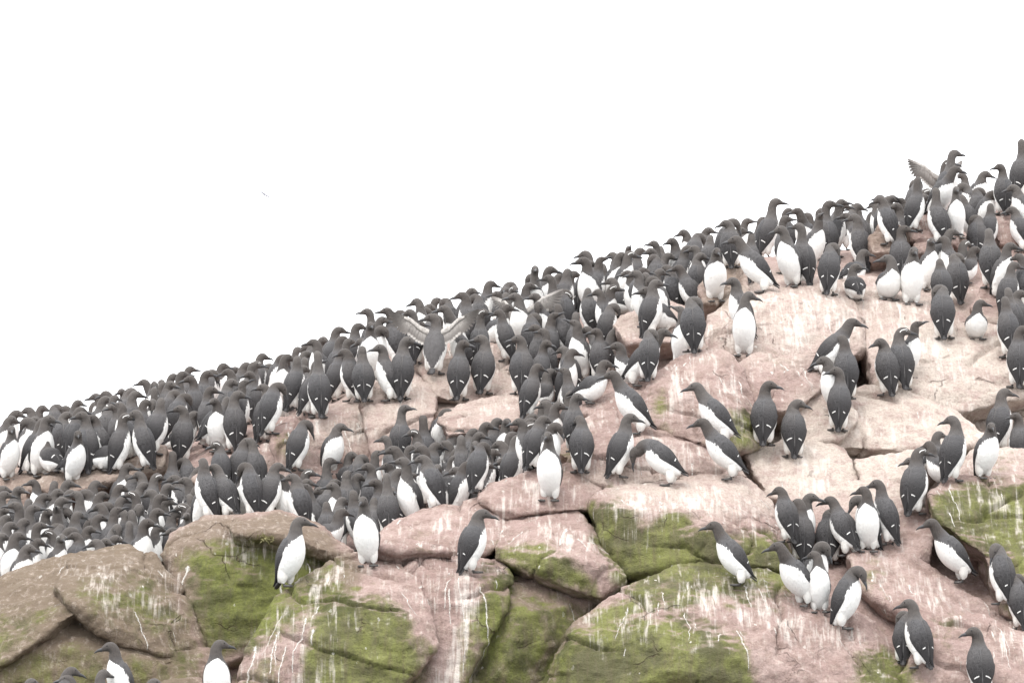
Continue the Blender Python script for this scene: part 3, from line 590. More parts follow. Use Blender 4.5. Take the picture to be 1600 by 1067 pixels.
            for i in range(9):
                t_ = i / 8; blade(sh + (el - sh) * min(1, t_ * 2) + (wr - el) * max(0, t_ * 2 - 1), np.array([-.25, side * (.1 + .25 * t_), -1]), .100, .016, nrm, .5, .0006 * i)
            for i in range(10):
                t_ = i / 9; dd_ = np.array([-.3, side * (.35 + .75 * t_), -1 + 1.35 * t_]); blade(wr + (ti - wr) * t_ * .35, dd_, .110 + .03 * t_, .0125, nrm, 2, .006 + .0006 * i)
            path = [(sh, .022), (el, .020), (wr, .015), (wr + o3 * .05, .007)]; b0 = len(V)
            for p, r_ in path:
                for j in range(8):
                    th = 2 * math.pi * j / 8; V.append(p + nrm * math.cos(th) * r_ * .6 + np.array([0, 0, 1]) * math.sin(th) * r_); WA.append(.4); WB.append(0.9)
            for i in range(3):
                for j in range(8): k = (j + 1) % 8; F.append((b0 + i * 8 + j, b0 + i * 8 + k, b0 + i * 8 + 8 + k, b0 + i * 8 + 8 + j))
        m = pymesh('wing', V, F); attr(m, 'wa', WA); attr(m, 'wb', WB); m.materials.append(WINGM if pose != 'f' else UNDER); wings.append(m)
    # tail
    c, rt, dd, tg, a_, b_ = frame(0.25); V = []
    for t_, wd in ((-.01, .016), (.02, .024), (.042, .022), (.054, .010)):
        for e2 in (-1, 0, 1):
            for hh in (.004, -.004): V.append(c - tg * t_ + rt * wd * e2 + dd * (hh * (1 if t_ < .03 else .5) + (.004 if e2 == 0 else 0)))
    F = []
    for i in range(3):
        for j in range(2):
            q = i * 6 + j * 2; F += [(q, q + 2, q + 8, q + 6), (q + 1, q + 7, q + 9, q + 3)]
        q = i * 6; F += [(q, q + 6, q + 7, q + 1), (q + 4, q + 5, q + 11, q + 10)]
    F += [(0, 1, 3, 2), (2, 3, 5, 4), (18, 20, 21, 19), (20, 22, 23, 21)]
    tail = pymesh('tail', V, F); tail.materials.append(TAILM)
    # feet: short leg, three toes and web
    feet = []
    lx = -.018 if pose in 'ufkscp' else -.025
    for side in (-1, 1):
        V, F = [], []
        path = [((lx - .016, side * .034, .090), .036), ((lx - .016, side * .037, .050), .031), ((lx - .016, side * .039, .026), .022), ((lx - .014, side * .039, .015), .008), ((lx - .004, side * .038, .008), .0085)]
        for p, r_ in path:
            for j in range(8): th = 2 * math.pi * j / 8; V.append((p[0] + r_ * math.cos(th), p[1] + r_ * math.sin(th), p[2]))
        for i in range(4):
            for j in range(8): k = (j + 1) % 8; F.append((i * 8 + j, i * 8 + k, i * 8 + 8 + k, i * 8 + 8 + j))
        b0 = len(V); sp = side * R(14)
        rim = []
        for k, (an, ln) in enumerate(((-38, .046), (-18, .042), (0, .060), (20, .044), (40, .050))):
            an = R(an) + sp; rim.append((lx - .004 + ln * math.cos(an), side * .038 + ln * math.sin(an), .006 if k % 2 == 0 else .003))
        heel = (lx - .014, side * .038, .010)
        V += [heel] + rim + [(heel[0], heel[1], -.006)] + [(p[0], p[1], -.006) for p in rim]
        for k in range(4): F += [(b0, b0 + 1 + k, b0 + 2 + k), (b0 + 6, b0 + 8 + k, b0 + 7 + k), (b0 + 1 + k, b0 + 7 + k, b0 + 8 + k, b0 + 2 + k)]
        F += [(b0, b0 + 6, b0 + 7, b0 + 1), (b0, b0 + 5, b0 + 11, b0 + 6)]
        m = pymesh('foot', V, F); m.materials.append(FOOTM); m.materials.append(THIGH); m.polygons.foreach_set('material_index', [1] * 24 + [0] * (len(F) - 24)); feet.append(m)
    hc = (yr(H[0][0], H[0][1], 1) + yr(H[1][0], H[1][1], 1)) / 2
    return dict(body=body, bill=bill, eyes=eyes, rings=rings, wings=wings, tail=tail, feet=feet, head=Vector(hc))
VAR = {}
def variant(pose, yaw):
    k = (pose, yaw)
    if k not in VAR: VAR[k] = make_variant(pose, yaw)
    return VAR[k]
BIRDS = """
# upper left terrace
4 656 ? r
26 646 ? r
44 641 ? l
66 638 FR r
93 636 B r
76 656 FR r u | white-breasted guillemot standing side-on at the far left end of the tan ledge
8 671 B l
56 672 B r p
128 652 B l u | dark-backed guillemot with white-edged back on the tan ledge at far left
122 629 ? r
126 641 ? r
150 620 ? l
150 632 FR r
165 642 B b
179 622 B b s
190 612 ? f
205 594 ? r
207 605 ? r
212 616 ? r
217 631 B l
212 656 BL l u | guillemot with a white left flank at the right end of the tan ledge, bill down
225 589 ? l
241 589 ? f
241 610 B b s
254 607 ? b
267 601 ? r
271 584 ? r
272 592 ? r
277 616 ? r
297 592 ? l
294 622 BR r
285 607 ? r
302 611 ? r
312 581 ? r
315 595 ? l
330 609 B r
336 582 ? r
349 572 ? r
356 581 ? l
367 577 FR r
362 597 B r
390 585 B l
385 571 ? r
397 571 ? r
372 619 B r u | dark guillemot with ragged white flank feathers above the half hidden brownish stone
395 617 B l
350 637 B f p
355 625 ? b
303 648 R r h
290 665 L l h
325 642 ? b
205 626 ? r
228 629 ? r
190 680 R r h
18 655 ? r
38 660 ? l
105 648 ? r
140 640 ? r
# lower left crowd
232 715 ? r h
165 727 ? r
185 727 ? r
200 730 ? r
250 707 ? r k
282 687 ? r
287 700 ? r
300 695 R r k
327 689 ? r
344 690 ? r
317 717 ? b
270 710 B b
282 722 BL l p
260 717 ? l
387 690 ? r
70 742 ? l
52 752 ? l
130 745 R r
150 755 ? r
165 737 ? r
197 749 ? l
217 742 BL l
224 726 ? f
246 744 BR r u*
272 747 ? l
330 750 FR r c
390 747 ? r
107 755 R r
54 759 ? l
69 765 ? l u*
85 757 ? b
110 770 ? r
90 768 ? r
70 776 ? r
96 782 B r
5 765 ? r
7 773 ? r
22 776 BL l
25 790 ? l
6 797 ? r
10 806 ? r
2 816 ? r
45 785 B b
51 794 R r s
75 801 F f
89 795 F f k
107 807 ? r
122 805 ? b
17 820 R r
61 822 FR r
96 840 ? f u*
28 838 F r u | plump white-breasted guillemot at the left edge behind the brown boulder, bill right
3 838 F r
45 857 FR r c
117 815 ? r
117 836 ? l
140 827 FR r
155 809 ? r
142 815 ? r
180 798 BR r k
192 801 ? b
172 792 ? r
160 773 BR r
137 780 B r w
145 760 ? r
184 826 FR f
181 841 R r
165 845 ? r
205 800 B b
217 799 ? f p
202 822 B b
207 782 L l u*
230 817 FR r u | white-breasted guillemot standing in front of the left crowd, above the streaked brown boulder
247 827 R r
250 777 FR r s
262 791 ? r
285 791 ? l u*
274 802 BR r
292 807 F f
296 777 B b
319 781 FL l
302 797 ? r
349 767 ? r
347 785 ? l u*
350 794 ? l
364 801 ? b
390 765 ? r
312 765 ? r
236 770 ? l
225 758 ? r
120 790 ? l
30 765 ? r
38 808 ? r
60 845 ? r
150 845 ? l
210 845 ? r
270 830 ? l
318 815 ? r
335 800 ? r
380 800 ? l
128 772 ? l
188 762 ? r
262 765 ? r
290 750 ? l
# A4 skyline and terrace
410 557 ? r
427 561 ? r
401 569 ? r u*
447 544 FR r
465 547 B b
449 559 F r u! | slim white-breasted guillemot standing at the left end of the whitened ledge, facing the camera
425 575 ? r
474 576 ? r
485 585 ? r
490 535 ? l
505 531 ? r
496 556 B b s! | guillemot with back to the camera standing on top of the whitened ledge, head away
522 535 B l
534 517 BL l
530 511 ? r
560 510 ? r
574 487 B l s
605 486 BL l s
607 507 BL l
637 532 B r u! | dark-backed guillemot on the cracked tan boulder, head turned right
651 472 F l u | tall white-breasted guillemot on the centre skyline with bill to the left
669 465 ? r
682 470 ? r
692 472 ? l
705 475 ? l
625 490 ? l
597 500 ? r
675 497 B l f | wing-spreading guillemot behind the tall white-breasted one on the centre skyline
722 462 BL l u | guillemot with tattered white flank on the centre skyline, in front of the flapping birds
724 538 B r u! | left one of two dark-backed guillemots touching bills on the pale ledge
752 532 B l u! | right one of two dark-backed guillemots touching bills on the pale ledge
410 635 ? r
405 652 ? r
475 602 ? r
466 597 FR r h
380 600 ? r
430 600 ? l
440 585 ? r
515 560 ? l
550 545 ? l
# A5 hollow behind the front rocks
409 726 BL l s | long-necked guillemot facing left in the lower crowd, right of the half hidden brownish stone
385 750 R r
406 752 FL l
457 735 BL l
435 740 ? l
482 716 FR r u*
495 727 ? r
515 712 BR r s
549 711 B r
575 729 B l
570 707 ? r
587 710 ? r k
602 686 BL l s
615 704 L l l! | big white-fronted guillemot leaning left at the left end of the pink ledge
605 727 ? l
646 675 ? l u*
632 640 B r s
661 632 B b s
652 682 ? b
682 696 ? r
659 694 BL l
697 678 BL l
720 657 R r
740 652 B r
715 701 ? r
710 717 R r h
742 695 F f
667 735 BL l
712 735 F l c
604 745 B b s
567 785 F f u! | large white-breasted guillemot facing the camera at the left tip of the pink ledge, centre
535 782 B b
552 772 ? b
510 787 ? b
487 782 FR r h | plump white guillemot sitting low on the reddish cap stone
455 775 FR r h
550 795 ? r h
534 802 ? r h
590 792 ? r h
605 802 ? l h
525 817 ? b h
585 772 ? b
382 775 ? r
630 720 ? l
560 745 ? r
480 750 ? r
520 760 ? l
640 745 ? r
430 770 ? r
410 790 ? r
# A6
470 812 FR r u! | lone white-breasted guillemot standing on the pink ridge of the big green-faced boulder
# A7 centre skyline
737 454 ? r
750 465 ? r
767 441 ? r
787 437 ? l
802 439 ? r
815 451 ? b
827 447 ? r
805 465 FL l f | wing-flapping guillemot with mottled white breast on the centre skyline
836 422 F f s | pure white-breasted upright guillemot on the skyline, left one of a standing pair
860 422 FR r u | guillemot with streaked flank on the skyline, right one of a standing pair
875 432 ? r
887 425 ? b
896 417 ? r
914 397 ? l
911 409 FL l u | white-breasted guillemot on the skyline looking left, right of the standing pair
931 417 B b
941 417 ? b
957 399 ? l
956 406 B r
985 399 FR r u* | bridled guillemot with white front standing side-on below the skyline, right of centre
982 390 ? f
1000 392 ? r
1017 405 B l p
1022 381 B l s
1060 419 BL l l
1085 389 F l
1057 384 ? r
1010 457 FL l h | round white guillemot sitting on the beige rock, bill left
1047 479 L l h*
1064 485 F b u
1090 465 B r p | ruffled dark guillemot preening at the top left of the big streaked slab
892 475 B b
905 470 ? r
840 497 ? r p
875 512 R r w
836 512 B l
920 492 ? r
937 497 ? r k
917 515 BL l l
897 522 BL l u
872 540 B r
810 530 B l u! | fluffed dark-backed guillemot right of the two touching bills
951 507 ? r
969 500 ? r
962 519 ? r h
990 507 BR f p
965 540 ? l h
1022 515 ? r
980 485 ? r
1036 521 R r l | guillemot leaning right with tattered white belly, above the dripping pink boulder
945 568 R r h
860 480 ? l
850 515 ? l
1040 440 ? r
770 465 ? l
# A8
884 580 BL l
840 597 ? r
852 607 B r s
817 627 B b
797 627 ? r
792 637 F f
772 635 ? r
777 652 ? r
752 650 ? r
765 667 BL l u*
749 680 ? r
760 695 ? r
770 707 ? r
800 680 BR r
810 685 ? r
829 667 FR r u* | bridled guillemot bending its bill to its white breast in the lower crowd
832 652 ? r
845 660 ? b
850 650 ? r
872 635 FR r u | white-breasted guillemot with bill right beside the small green sided rock
890 617 B r
902 620 ? r
905 652 B b
890 662 ? b
957 587 L l l! | big guillemot leaning left on the pink dome with white belly and dark wing
856 687 F f u! | tall pure white-breasted guillemot facing the camera at the centre, on the rounded boulder
807 707 F f
712 720 ? r h
911 692 F f c
985 657 BR r u! | dark-backed guillemot looking right on the green fronted boulder, beside the bowing one
991 708 L l w! | bowing guillemot with its bill down between pink rocks
730 725 ? r
785 720 ? l
860 590 ? r
780 690 ? l
825 700 ? l
# A9
754 805 BR r c! | crouching grey guillemot in front of the pink ledge, bill right
# A10 right skyline
1107 360 ? r
1134 349 ? l
1150 350 ? r
1167 346 ? r
1087 370 ? r
1050 377 ? l
1060 390 ? l
1075 387 ? r
1110 372 B b
1122 377 ? r
1137 367 BR r
1120 393 F f
1150 375 L l l! | white-fronted guillemot leaning left at the top of the big streaked slab
1212 316 BR r s | tall guillemot on the right skyline with neck raised, bill right
1220 360 FL l u! | large white-breasted guillemot on top of the big streaked slab, bill left
1244 345 F f
1232 330 ? r
1246 330 ? l
1262 337 ? l
1296 320 B r s | long-necked dark-backed guillemot below the right skyline meeting bills with its neighbour
1280 322 ? l
1314 317 ? r
1335 325 ? l u*
1340 318 ? r
1322 337 ? l
1335 341 BL l u | guillemot with dark back and white left side above the second whitened slab
1306 388 B r p! | ruffled guillemot bent over preening on top of the big streaked slab
1365 320 ? l
1375 310 ? l
1365 332 R r
1390 312 BR r
1387 405 F l h | white guillemot sitting low on the second whitened slab, bill left
1337 417 ? r h
1107 440 ? r
1145 440 ? l
1152 452 ? l h
1170 467 F r u! | pale upright guillemot facing the camera in front of the big streaked slab
1190 345 ? r
1095 400 ? r
1030 400 ? r
# A11
1315 515 B b u! | dark-backed guillemot in front of the stooping one, right of the big streaked slab
1332 512 R r l! | guillemot stooping to the right with a broad white side, right of the big streaked slab
1287 567 FL l c! | white-breasted guillemot pressed against a dark-backed one beside the low pinkish stone
1307 582 B l u! | dark-backed guillemot with tail to the right beside the low pinkish stone
1375 537 B l c! | left one of the fluffed dark-backed pair on the pale slab, bill left
1411 518 B r u!* | right one of the fluffed dark-backed pair on the pale slab, bill right
1431 508 ? r k
1202 615 B r u! | left one of the dark-backed pair under the squat pink stone, bill right
1247 632 B r c! | right one of the dark-backed pair under the squat pink stone, bill raised right
1087 615 L l l! | guillemot leaning left behind another on the pink dome, white shoulder patch
1097 660 L l l! | guillemot leaning left at the right end of the whitened boulder top
# A12
1217 767 BL l u
1247 785 B b
1267 782 ? r
1297 785 ? l
1305 804 B r p
1335 785 ? l
1349 767 F l u! | large white-breasted guillemot facing the camera among dark ones, right
1370 760 BL l u | dark-sided guillemot just behind the large white-breasted one, right
1116 822 L l l! | white guillemot leaning left on the crest of the broad pink boulder
1215 855 FL l l! | white-breasted guillemot on the broad pink boulder with dark feet showing, bill left
1272 862 F l u
1290 855 FR r p! | white-breasted guillemot preening its wing on the broad pink boulder
1345 905 R r p! | guillemot tucking its head down at the right end of the broad pink boulder
# A14 top right
1491 237 R r s | topmost guillemot on the right skyline, dark head and bill right
1482 254 FR r f* | bridled white-breasted guillemot raising its wing on the top right skyline
1493 262 ? r
1427 290 BR l p | guillemot preening with white right flank left of the wing-raising bird
1503 275 B l
1540 272 ? r
1562 283 ? r
1534 300 B r
1557 302 ? r
1596 224 BR b s | tall guillemot cut by the right edge of the picture on the skyline
1394 310 B r
1375 313 ? l
1317 320 ? r
1337 343 ? l
1487 347 R r l
1520 343 B l p
1412 355 B r u | dark-backed guillemot beside the round brown stone, bill right
1508 358 R r h*
1500 402 B r p
1545 366 B b u! | dark-backed guillemot on the brownish rock near the right edge, head away
1579 382 ? r
1592 401 ? l
1585 414 ? r
1523 386 ? r h
1428 394 F f c! | round white guillemot with hidden head on the second whitened slab
1468 410 B b
1465 431 B b
1463 457 B l p! | dark-backed guillemot bending its head down left beside the second whitened slab
1532 474 F r h
1570 472 B b u! | dark-backed guillemot on the pale slab close to the right edge
1575 455 ? b
1594 461 ? r
1450 320 ? l
1350 395 ? r h
# A16-18
1598 520 B r u! | big dark-backed guillemot cut by the right edge above the pale slab
1570 614 BR r u | dark-backed guillemot with bill right near the right edge, above the mossy stone
1549 667 FR f c
1587 650 B l
1487 657 BR l u! | guillemot with white right flank looking down left above the bright green boulder
1452 695 ? l h
1467 687 ? r h
1438 714 BR r u!* | bridled dark-backed guillemot with bill right, left of the bright green boulder
1422 720 B l u
1455 817 L l l! | white-fronted guillemot leaning left under the bright green boulder
1553 866 BL f p! | preening guillemot with white left flank on the slab at the lower right
1420 944 BL l u! | dark-backed guillemot with bill left on the slab at the lower right
1407 960 B l u
1521 998 B l u! | dark-backed guillemot at the bottom edge in the lower right corner
1595 905 B r u
# bottom left
172 1014 FL l u! | dark guillemot with white throat patch at the bottom left edge, bill left
112 1048 ? r u
49 1064 ? r
105 1061 ? l
162 1053 R r
241 1066 ? r
344 1007 F r u! | white-breasted guillemot at the bottom edge left of the big green-faced boulder
"""
DIRS = {'r': 0, 'l': 180, 'f': -90, 'b': 90, 'R': 0, 'L': 180, 'F': -90, 'B': 90, 'FR': -45, 'FL': -135, 'BR': 45, 'BL': 135}
def wrap(a): return (a + 180) % 360 - 180
DBG = False; rb_ = random.Random(21); placed = []
def place(u, v, bd, hd, pose, first, bridled, label, gapm=.10, spot=None):
    hw = DIRS[hd]
    if bd == '?': bd = rb_.choice({'r': ['BR', 'R', 'B', 'FR', 'BR'], 'l': ['BL', 'L', 'B', 'FL', 'BL'], 'f': ['F', 'FR', 'FL'], 'b': ['B', 'BR', 'BL']}[hd])
    yaw = DIRS[bd] + rb_.uniform(-14, 14)
    rel = wrap(hw - DIRS[bd]); rel = max(-105, min(105, rel)); rel = int(round(rel / 35.0)) * 35
    if rel == 0 and rb_.random() < .4: rel = rb_.choice((-35, 35)) if pose not in 'lw' else 0
    if pose == 'u' and label is None: pose = rb_.choice('uuuuuccchskppul')
    vr = variant(pose, rel); scl = rb_.uniform(.87, .97) if label is None else rb_.uniform(.98, 1.04)
    M = Matrix.Rotation(R(yaw), 4, 'Z') @ Matrix.Rotation(R(rb_.uniform(-4, 4)), 4, 'Y') @ Matrix.Rotation(R(rb_.uniform(-3, 3)), 4, 'X') @ Matrix.Scale(scl, 4) @ Matrix.Diagonal((rb_.uniform(.86, .98), rb_.uniform(.82, .96), 1, 1))
    ho = M @ vr['head']
    best = spot; YR = np.arange(26.6, 36.0, .012); need = gapm if label is None else .06
    def near(x, y): return any((q[8] - x) ** 2 + (q[9] - y) ** 2 < need ** 2 for q in placed)
    if spot is not None:
        hx_, hy_ = proj(np.array([spot[0] + ho.x, spot[1] + ho.y, spot[2] + ho.z])); u, v = float(hx_), float(hy_); dv = 0
    elif label is None and not first:      # in a crowd any free spot at about this height will do
        a0 = at(u, v, 1.0); fx, fy, fz = a0.x * YR - ho.x, YR - ho.y, a0.z * YR - ho.z; z, nz = tops(fx, fy); g = fz - z
        okk = (np.abs(g) < .045) & (nz > .4)
        if u <= 950 and v <= 985: okk &= fy > (29.15 if u < 590 else 29.0)
        if placed: okk &= (((np.array([q[8] for q in placed])[:, None] - fx) ** 2 + (np.array([q[9] for q in placed])[:, None] - fy) ** 2).min(0) > need ** 2)
        ks = np.nonzero(okk)[0]
        if len(ks): k = ks[np.argmin(np.abs(g[ks]) + .0 * fy[ks])]; best = (fx[k], fy[k], z[k], nz[k]); dv = 0
    for dv in (() if best else (0, -4, 4, -8, 8, -12, 12, -17, 17, -23, 23, -30, 30)):
        a0, a1 = at(u, v + dv, 1.0), at(u, v + dv, 2.0)
        fx, fy, fz = a0.x * YR - ho.x, YR - ho.y, a0.z * YR - ho.z
        z, nz = tops(fx, fy); g = fz - z
        k_ = np.nonzero((g[:-1] > 0) & (g[1:] <= 0))[0] + 1
        k_ = [k for k in k_ if g[k] > -.09 and nz[k] > (.12 if first else .40) and (first or u > 950 or v > 985 or fy[k] > (29.15 if u < 590 else 29.0)) and not near(fx[k], fy[k])]
        if k_: k = k_[0] if first else k_[-1]; best = (fx[k], fy[k], z[k], nz[k]); break
    if best is None and not first:      # beyond the crest: stand on the highest ground there is
        fx, fy, fz = a0.x * YR - ho.x, YR - ho.y, at(u, v, 1.0).z * YR - ho.z; z, nz = tops(fx, fy); g = np.where(YR > 30.5, fz - z, 9); k = next((int(q) for q in np.argsort(np.abs(g))[:160:4] if not near(fx[q], fy[q])), 0)
        if abs(g[k]) < .13 and not near(fx[k], fy[k]): best = (fx[k], fy[k], z[k], nz[k])
    if DBG and (best is None or abs(dv) > 11): print('PLACE', u, v, pose, 'dv', dv, label)
    if best is None:
        if DBG: print('no place for', u, v, label)
        return
    placed.append([Matrix.Translation((best[0], best[1], best[2] - .005)) @ M, u, v, bd, hd, pose, label, vr, best[0], best[1], bridled])
def build(p):       # one bird as a thing with its parts
    vr = p[7]; root = bpy.data.objects.new('guillemot', None); root.empty_display_size = .05; COL.objects.link(root)
    root.matrix_world = p[0]
    b = link('body', vr['body'], None, root); link('bill', vr['bill'], None, b)
    for i in (0, 1):
        link('eye', vr['eyes'][i], None, b); link('wing', vr['wings'][i], None, root); link('foot', vr['feet'][i], None, root)
        if p[10]: link('eye_ring', vr['rings'][i], None, b)
    link('tail', vr['tail'], None, root); return root
nplaced = 0
for line in sorted(BIRDS.strip().splitlines(), key=lambda l: '|' not in l):
    line = line.split('#')[0].strip()
    if not line: continue
    body_, _, lab = line.partition('|'); f_ = body_.split()
    code = f_[4] if len(f_) > 4 else 'u'
    place(float(f_[0]), float(f_[1]), f_[2], f_[3], code[0], '!' in code, '*' in code, lab.strip() or None)
# more heads in the thick of the crowds
def inside(u, v, p):
    c_ = False
    for i in range(len(p)):
        (x0, y0), (x1, y1) = p[i], p[i - 1]
        if (y0 > v) != (y1 > v) and u < (x1 - x0) * (v - y0) / (y1 - y0) + x0: c_ = not c_
    return c_
for txt, n_, gap in (('0,645 130,622 260,582 400,562 430,610 330,660 250,690 120,650 0,690', 24, 14), ('0,770 60,750 150,735 250,705 420,690 560,700 620,700 700,650 850,610 900,650 800,720 640,760 500,790 380,790 200,835 0,845', 50, 16), ('410,560 560,505 720,455 840,430 960,395 960,460 850,500 700,490 560,560 440,590', 26, 14), ('960,400 1100,352 1330,312 1400,305 1400,335 1250,350 1120,400 1050,440 960,500 880,560 850,540', 30, 14), ('1360,320 1420,300 1600,260 1600,330 1540,330 1500,400 1420,350', 10, 16)):
    pg = PL(txt); k = 0
    for _ in range(4000):
        u, v = rb_.uniform(pg[:, 0].min(), pg[:, 0].max()), rb_.uniform(pg[:, 1].min(), pg[:, 1].max())
        if not inside(u, v, pg) or any(abs(q[1] - u) < gap and abs(q[2] - v) < gap for q in placed): continue
        place(u, v, '?', rb_.choice('rrrrllbf'), 'u', False, rb_.random() < .1, None, .105); k += 1
        if k >= n_: break
# the ragged line of heads along the crest, two to three deep
SKY = PL('0,652 60,638 130,632 200,600 270,584 350,574 430,558 500,530 560,510 620,486 700,470 770,444 850,428 900,409 960,402 1050,378 1110,362 1170,350 1240,334 1300,322 1380,316 1430,304 1500,272 1560,276 1600,270')
for row, (lo_, hi_) in enumerate(((1, 12), (10, 24), (22, 40), (38, 60))):
    u = 3.0 + 4 * row
    while u < (1480 if row < 2 else 1050):
        v = float(np.interp(u, SKY[:, 0], SKY[:, 1])) + rb_.uniform(lo_, hi_)
        if not any(abs(q[1] - u) < 9 and abs(q[2] - v) < 9 for q in placed): place(u, v, '?', rb_.choice('rrrrlllbf'), 'u', False, rb_.random() < .1, None, .09)
        u += rb_.uniform(11, 20)
# labels for the birds of the crowds: by place, view and order from the left
def region(u, v):
    if v > 985: return 'bottom edge'
    sky_ = np.interp(u, [0, 200, 400, 600, 800, 1000, 1200, 1400, 1600], [640, 600, 560, 490, 440, 390, 335, 305, 240])
    side = 'on the skyline' if v < sky_ + 26 else 'below the skyline' if v < sky_ + 95 else 'lower crowd' if u < 960 else 'on the rocks'
    return side + ', ' + ('far left' if u < 130 else 'left' if u < 290 else 'left of centre' if u < 560 else 'centre' if u < 820 else 'right of centre' if u < 1080 else 'right' if u < 1360 else 'far right')
VIEW = {'F': 'white-breasted', 'FR': 'white-breasted', 'FL': 'white-breasted', 'B': 'dark-backed', 'BR': 'dark-backed', 'BL': 'dark-backed', 'R': 'side-on', 'L': 'side-on'}
HEADW = {'r': 'with bill right', 'l': 'with bill left', 'f': 'facing forward', 'b': 'looking away'}
ORD = 'first second third fourth fifth sixth seventh eighth ninth tenth eleventh twelfth thirteenth fourteenth fifteenth sixteenth seventeenth eighteenth nineteenth twentieth'.split()
def label_birds():
    cls = {}
    for p in placed:
        if p[6] is None: cls.setdefault((VIEW[p[3]], HEADW[p[4]], region(p[1], p[2])), []).append(p)
    for (vw, hw_, rg), L_ in cls.items():
        L_.sort(key=lambda p: p[1])
        for i, p in enumerate(L_):
            p[6] = (f'{vw} guillemot {hw_}, {rg}' if len(L_) == 1 else f'{ORD[min(i, 19)]} from left of {vw} guillemots {hw_}, {rg}')
    for p in placed: tag(build(p), p[6], 'bird', 'guillemots of the colony')
# what shows of each bird from the photographer's place (points sorted into 5 pixel cells)
VC = {}
def mdata(me):
    if me.name not in VC:
        L = np.empty(len(me.loops), np.int32); me.loops.foreach_get('vertex_index', L)
        T = np.empty(len(me.polygons), np.int32); me.polygons.foreach_get('loop_total', T); I = np.empty(len(me.polygons), np.int32); me.polygons.foreach_get('material_index', I)
        A = {}
        for nm in ('white', 'headness', 'wa', 'wb'):
            if nm in me.attributes: q = np.empty(len(me.vertices), np.float32); me.attributes[nm].data.foreach_get('value', q); A[nm] = q
        VC[me.name] = (verts(me), L, T, I, A, [m.name for m in me.materials])
    return VC[me.name]
STONE = np.concatenate([verts(o.data) for o in boulders + [ground]]); SN = len(STONE)
def zbuffer():
    P_, I_ = [STONE], [np.full(SN, -1)]
    for i, p in enumerate(placed):
        M_ = np.array(p[0])
        for c_ in (p[7]['body'], *p[7]['wings'], *p[7]['feet']):
            V = mdata(c_)[0] @ M_[:3, :3].T + M_[:3, 3]; P_.append(V); I_.append(np.full(len(V), i))
    P_ = np.concatenate(P_); I_ = np.concatenate(I_); pu, pv = proj(P_); ok = (pu >= 0) & (pu < 1600) & (pv >= 0) & (pv < 1067)
    P_, I_, pu, pv = P_[ok], I_[ok], pu[ok], pv[ok]; cell = (pv / 5).astype(int) * 320 + (pu / 5).astype(int)
    od = np.lexsort((P_[:, 1], cell)); fr = od[np.r_[True, np.diff(cell[od]) != 0]]
    return P_[fr], I_[fr], pu[fr], pv[fr]
# close the ranks: where bare ground still shows inside the crowds another bird stands
ZONES = [PL(t_) for t_ in ('0,775 90,760 250,725 300,750 420,725 590,718 690,692 760,690 850,655 895,645 880,700 760,758 600,800 500,800 400,795 300,800 240,862 100,858 0,900',
 '0,660 130,640 300,590 450,560 560,520 640,540 560,580 430,640 350,690 260,688 200,685 60,715 0,730', '560,520 700,480 850,440 1000,410 1100,380 1100,440 1050,468 950,498 980,560 900,620 830,600 800,540 650,530',
 '1100,370 1330,330 1400,320 1400,360 1250,380 1100,420', '1400,320 1600,270 1600,330 1540,350 1520,440 1480,430 1400,370')]
for rnd_ in range(4):
    P_, I_, pu, pv = zbuffer(); todo = [k for k in np.nonzero(I_ < 0)[0] if any(inside(pu[k], pv[k], z_) for z_ in ZONES)]
    rb_.shuffle(todo); n0 = len(placed)
    for k in todo:
        x, y = P_[k, 0], P_[k, 1]; z, nz = tops(np.array([x]), np.array([y]))
        if abs(z[0] - P_[k, 2]) > .05 or nz[0] < .45 or (pu[k] < 950 and y < 29.15): continue
        if min((q[8] - x) ** 2 + (q[9] - y) ** 2 for q in placed) < .135 ** 2: continue
        place(0, 0, '?', rb_.choice("rrrrllbff"), 'u', False, rb_.random() < .1, None, spot=(x, y, z[0], nz[0]))
    if len(placed) == n0: break
P_, I_, pu, pv = zbuffer(); seen = np.bincount(I_[I_ >= 0], minlength=len(placed))
order = sorted(range(len(placed)), key=lambda i: -seen[i])
order = [i for i in order if seen[i] >= 2]; print('placed', len(placed), 'shown', len(order))
crowd, placed = [placed[i] for i in order[300:]], [placed[i] for i in order[:300]]
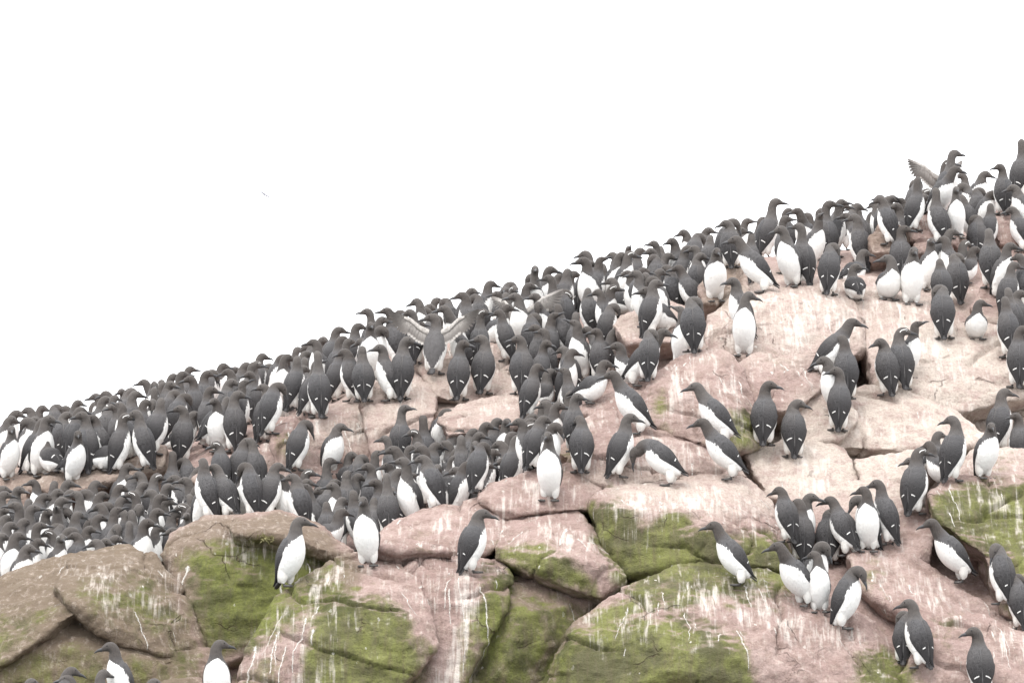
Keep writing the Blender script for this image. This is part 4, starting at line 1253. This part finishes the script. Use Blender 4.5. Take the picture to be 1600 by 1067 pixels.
if crowd:       # those that show least, past the 300 largest, are one mass
    AV, AL, AT, AI = [], [], [], []; AA = {nm: [] for nm in ('white', 'headness', 'wa', 'wb')}; slots = []; n0 = 0
    for p in crowd:
        M_ = np.array(p[0]); vr = p[7]
        for me in [vr['body'], vr['bill'], vr['tail'], *vr['wings'], *vr['feet'], *vr['eyes']] + (vr['rings'] if p[10] else []):
            V, L, T, I, A, mn = mdata(me)
            for m in mn:
                if m not in slots: slots.append(m)
            AV.append(V @ M_[:3, :3].T + M_[:3, 3]); AL.append(L + n0); AT.append(T); AI.append(np.array([slots.index(m) for m in mn])[I]); n0 += len(V)
            for nm in AA: AA[nm].append(A.get(nm, np.zeros(len(V), np.float32)))
    AV, AL, AT, AI = map(np.concatenate, (AV, AL, AT, AI)); me = bpy.data.meshes.new('guillemot_crowd')
    me.vertices.add(len(AV)); me.vertices.foreach_set('co', AV.astype(np.float32).ravel()); me.loops.add(len(AL)); me.loops.foreach_set('vertex_index', AL.astype(np.int32))
    me.polygons.add(len(AT)); me.polygons.foreach_set('loop_start', np.r_[0, np.cumsum(AT)[:-1]].astype(np.int32))
    for m in slots: me.materials.append(bpy.data.materials[m])
    me.polygons.foreach_set('material_index', AI.astype(np.int32)); me.polygons.foreach_set('use_smooth', np.ones(len(AT), bool)); me.update(calc_edges=True)
    for nm in AA: attr(me, nm, np.concatenate(AA[nm]))
    tag(link('guillemot_crowd', me), 'mass of mostly hidden guillemots packed between the nearer ones in the crowd', 'birds', kind='stuff')
label_birds()
print('NB birds', len(placed), 'variants', len(VAR), 'objects', len(bpy.data.objects))

# ------------------------------------------------------------------ pale bird flying far off over the sea
fl = bpy.data.objects.new('flying_bird', None); COL.objects.link(fl)
yv = Vector((.84, .12, -.54)).normalized(); zv = Vector((.30, -.75, .47)); zv = (zv - yv * zv.dot(yv)).normalized(); xv = yv.cross(zv)
fl.matrix_world = Matrix.Translation(at(413, 304, 210)) @ Matrix((xv, yv, zv)).transposed().to_4x4() @ Matrix.Scale(.62, 4)
PALEB = plain('pale_plumage', (0.20, 0.195, 0.22), 0.8)
V, F = [], []
for x, r_ in ((-.2, .01), (-.12, .035), (0, .055), (.1, .045), (.16, .03), (.2, .012)):
    for j in range(10): th = 2 * math.pi * j / 10; V.append((x, r_ * math.cos(th), r_ * math.sin(th)))
for i in range(5):
    for j in range(10): k = (j + 1) % 10; F.append((i * 10 + j, i * 10 + k, i * 10 + 10 + k, i * 10 + 10 + j))
F += [tuple(range(9, -1, -1)), tuple(50 + j for j in range(10))]
link('body', pymesh('body', V, F), PALEB, fl)
for s in (-1, 1):
    V = []
    for y, x0, x1, z in ((.03, .07, -.06, .01), (.2, .10, -.04, .06), (.38, .04, -.06, .05), (.5, -.07, -.09, .03)):
        V += [(x0, s * y, z), (x1, s * y, z), (x0, s * y, z - .012), (x1, s * y, z - .006)]
    F = []
    for i in range(3):
        q = 4 * i; F += [(q, q + 1, q + 5, q + 4), (q + 2, q + 6, q + 7, q + 3), (q, q + 4, q + 6, q + 2), (q + 1, q + 3, q + 7, q + 5)]
    F.append((12, 13, 15, 14)); link('wing', pymesh('wing', V, F), PALEB, fl)
tag(fl, 'single pale bird flying far off in the white sky', 'bird')

# ------------------------------------------------------------------ dry tuft under the reddish cap stone
h = ray((0, 0, 0), at(414, 842, 30))
V, F = [], []
for i in range(60):
    a = rb_.uniform(0, 6.28); r_ = rb_.uniform(0, .035); p = Vector((r_ * 1.6 * math.cos(a), -.005 + r_ * .3 * math.sin(a), rb_.uniform(-.015, .01)))
    d_ = Vector((rb_.uniform(-.6, .6), rb_.uniform(-1, -.1), rb_.uniform(-.3, .9))).normalized() * rb_.uniform(.03, .06); s = Vector((.0022, 0, .0015)); b0 = len(V)
    V += [p - s, p + s, p + d_ * .6 + s * .8, p + d_ * .6 - s * .8, p + d_ + Vector((0, 0, -.01))]; F += [(b0, b0 + 1, b0 + 2, b0 + 3), (b0 + 3, b0 + 2, b0 + 4)]
if h[0]:
    tf = link('dry_plant_tuft', pymesh('dry_plant_tuft', V, F), plain('dry_stems', (.24, .22, .10), .8, .4, 60)); tf.location = h[1]
    tag(tf, 'small dry olive plant tuft under the reddish cap stone', 'plant')
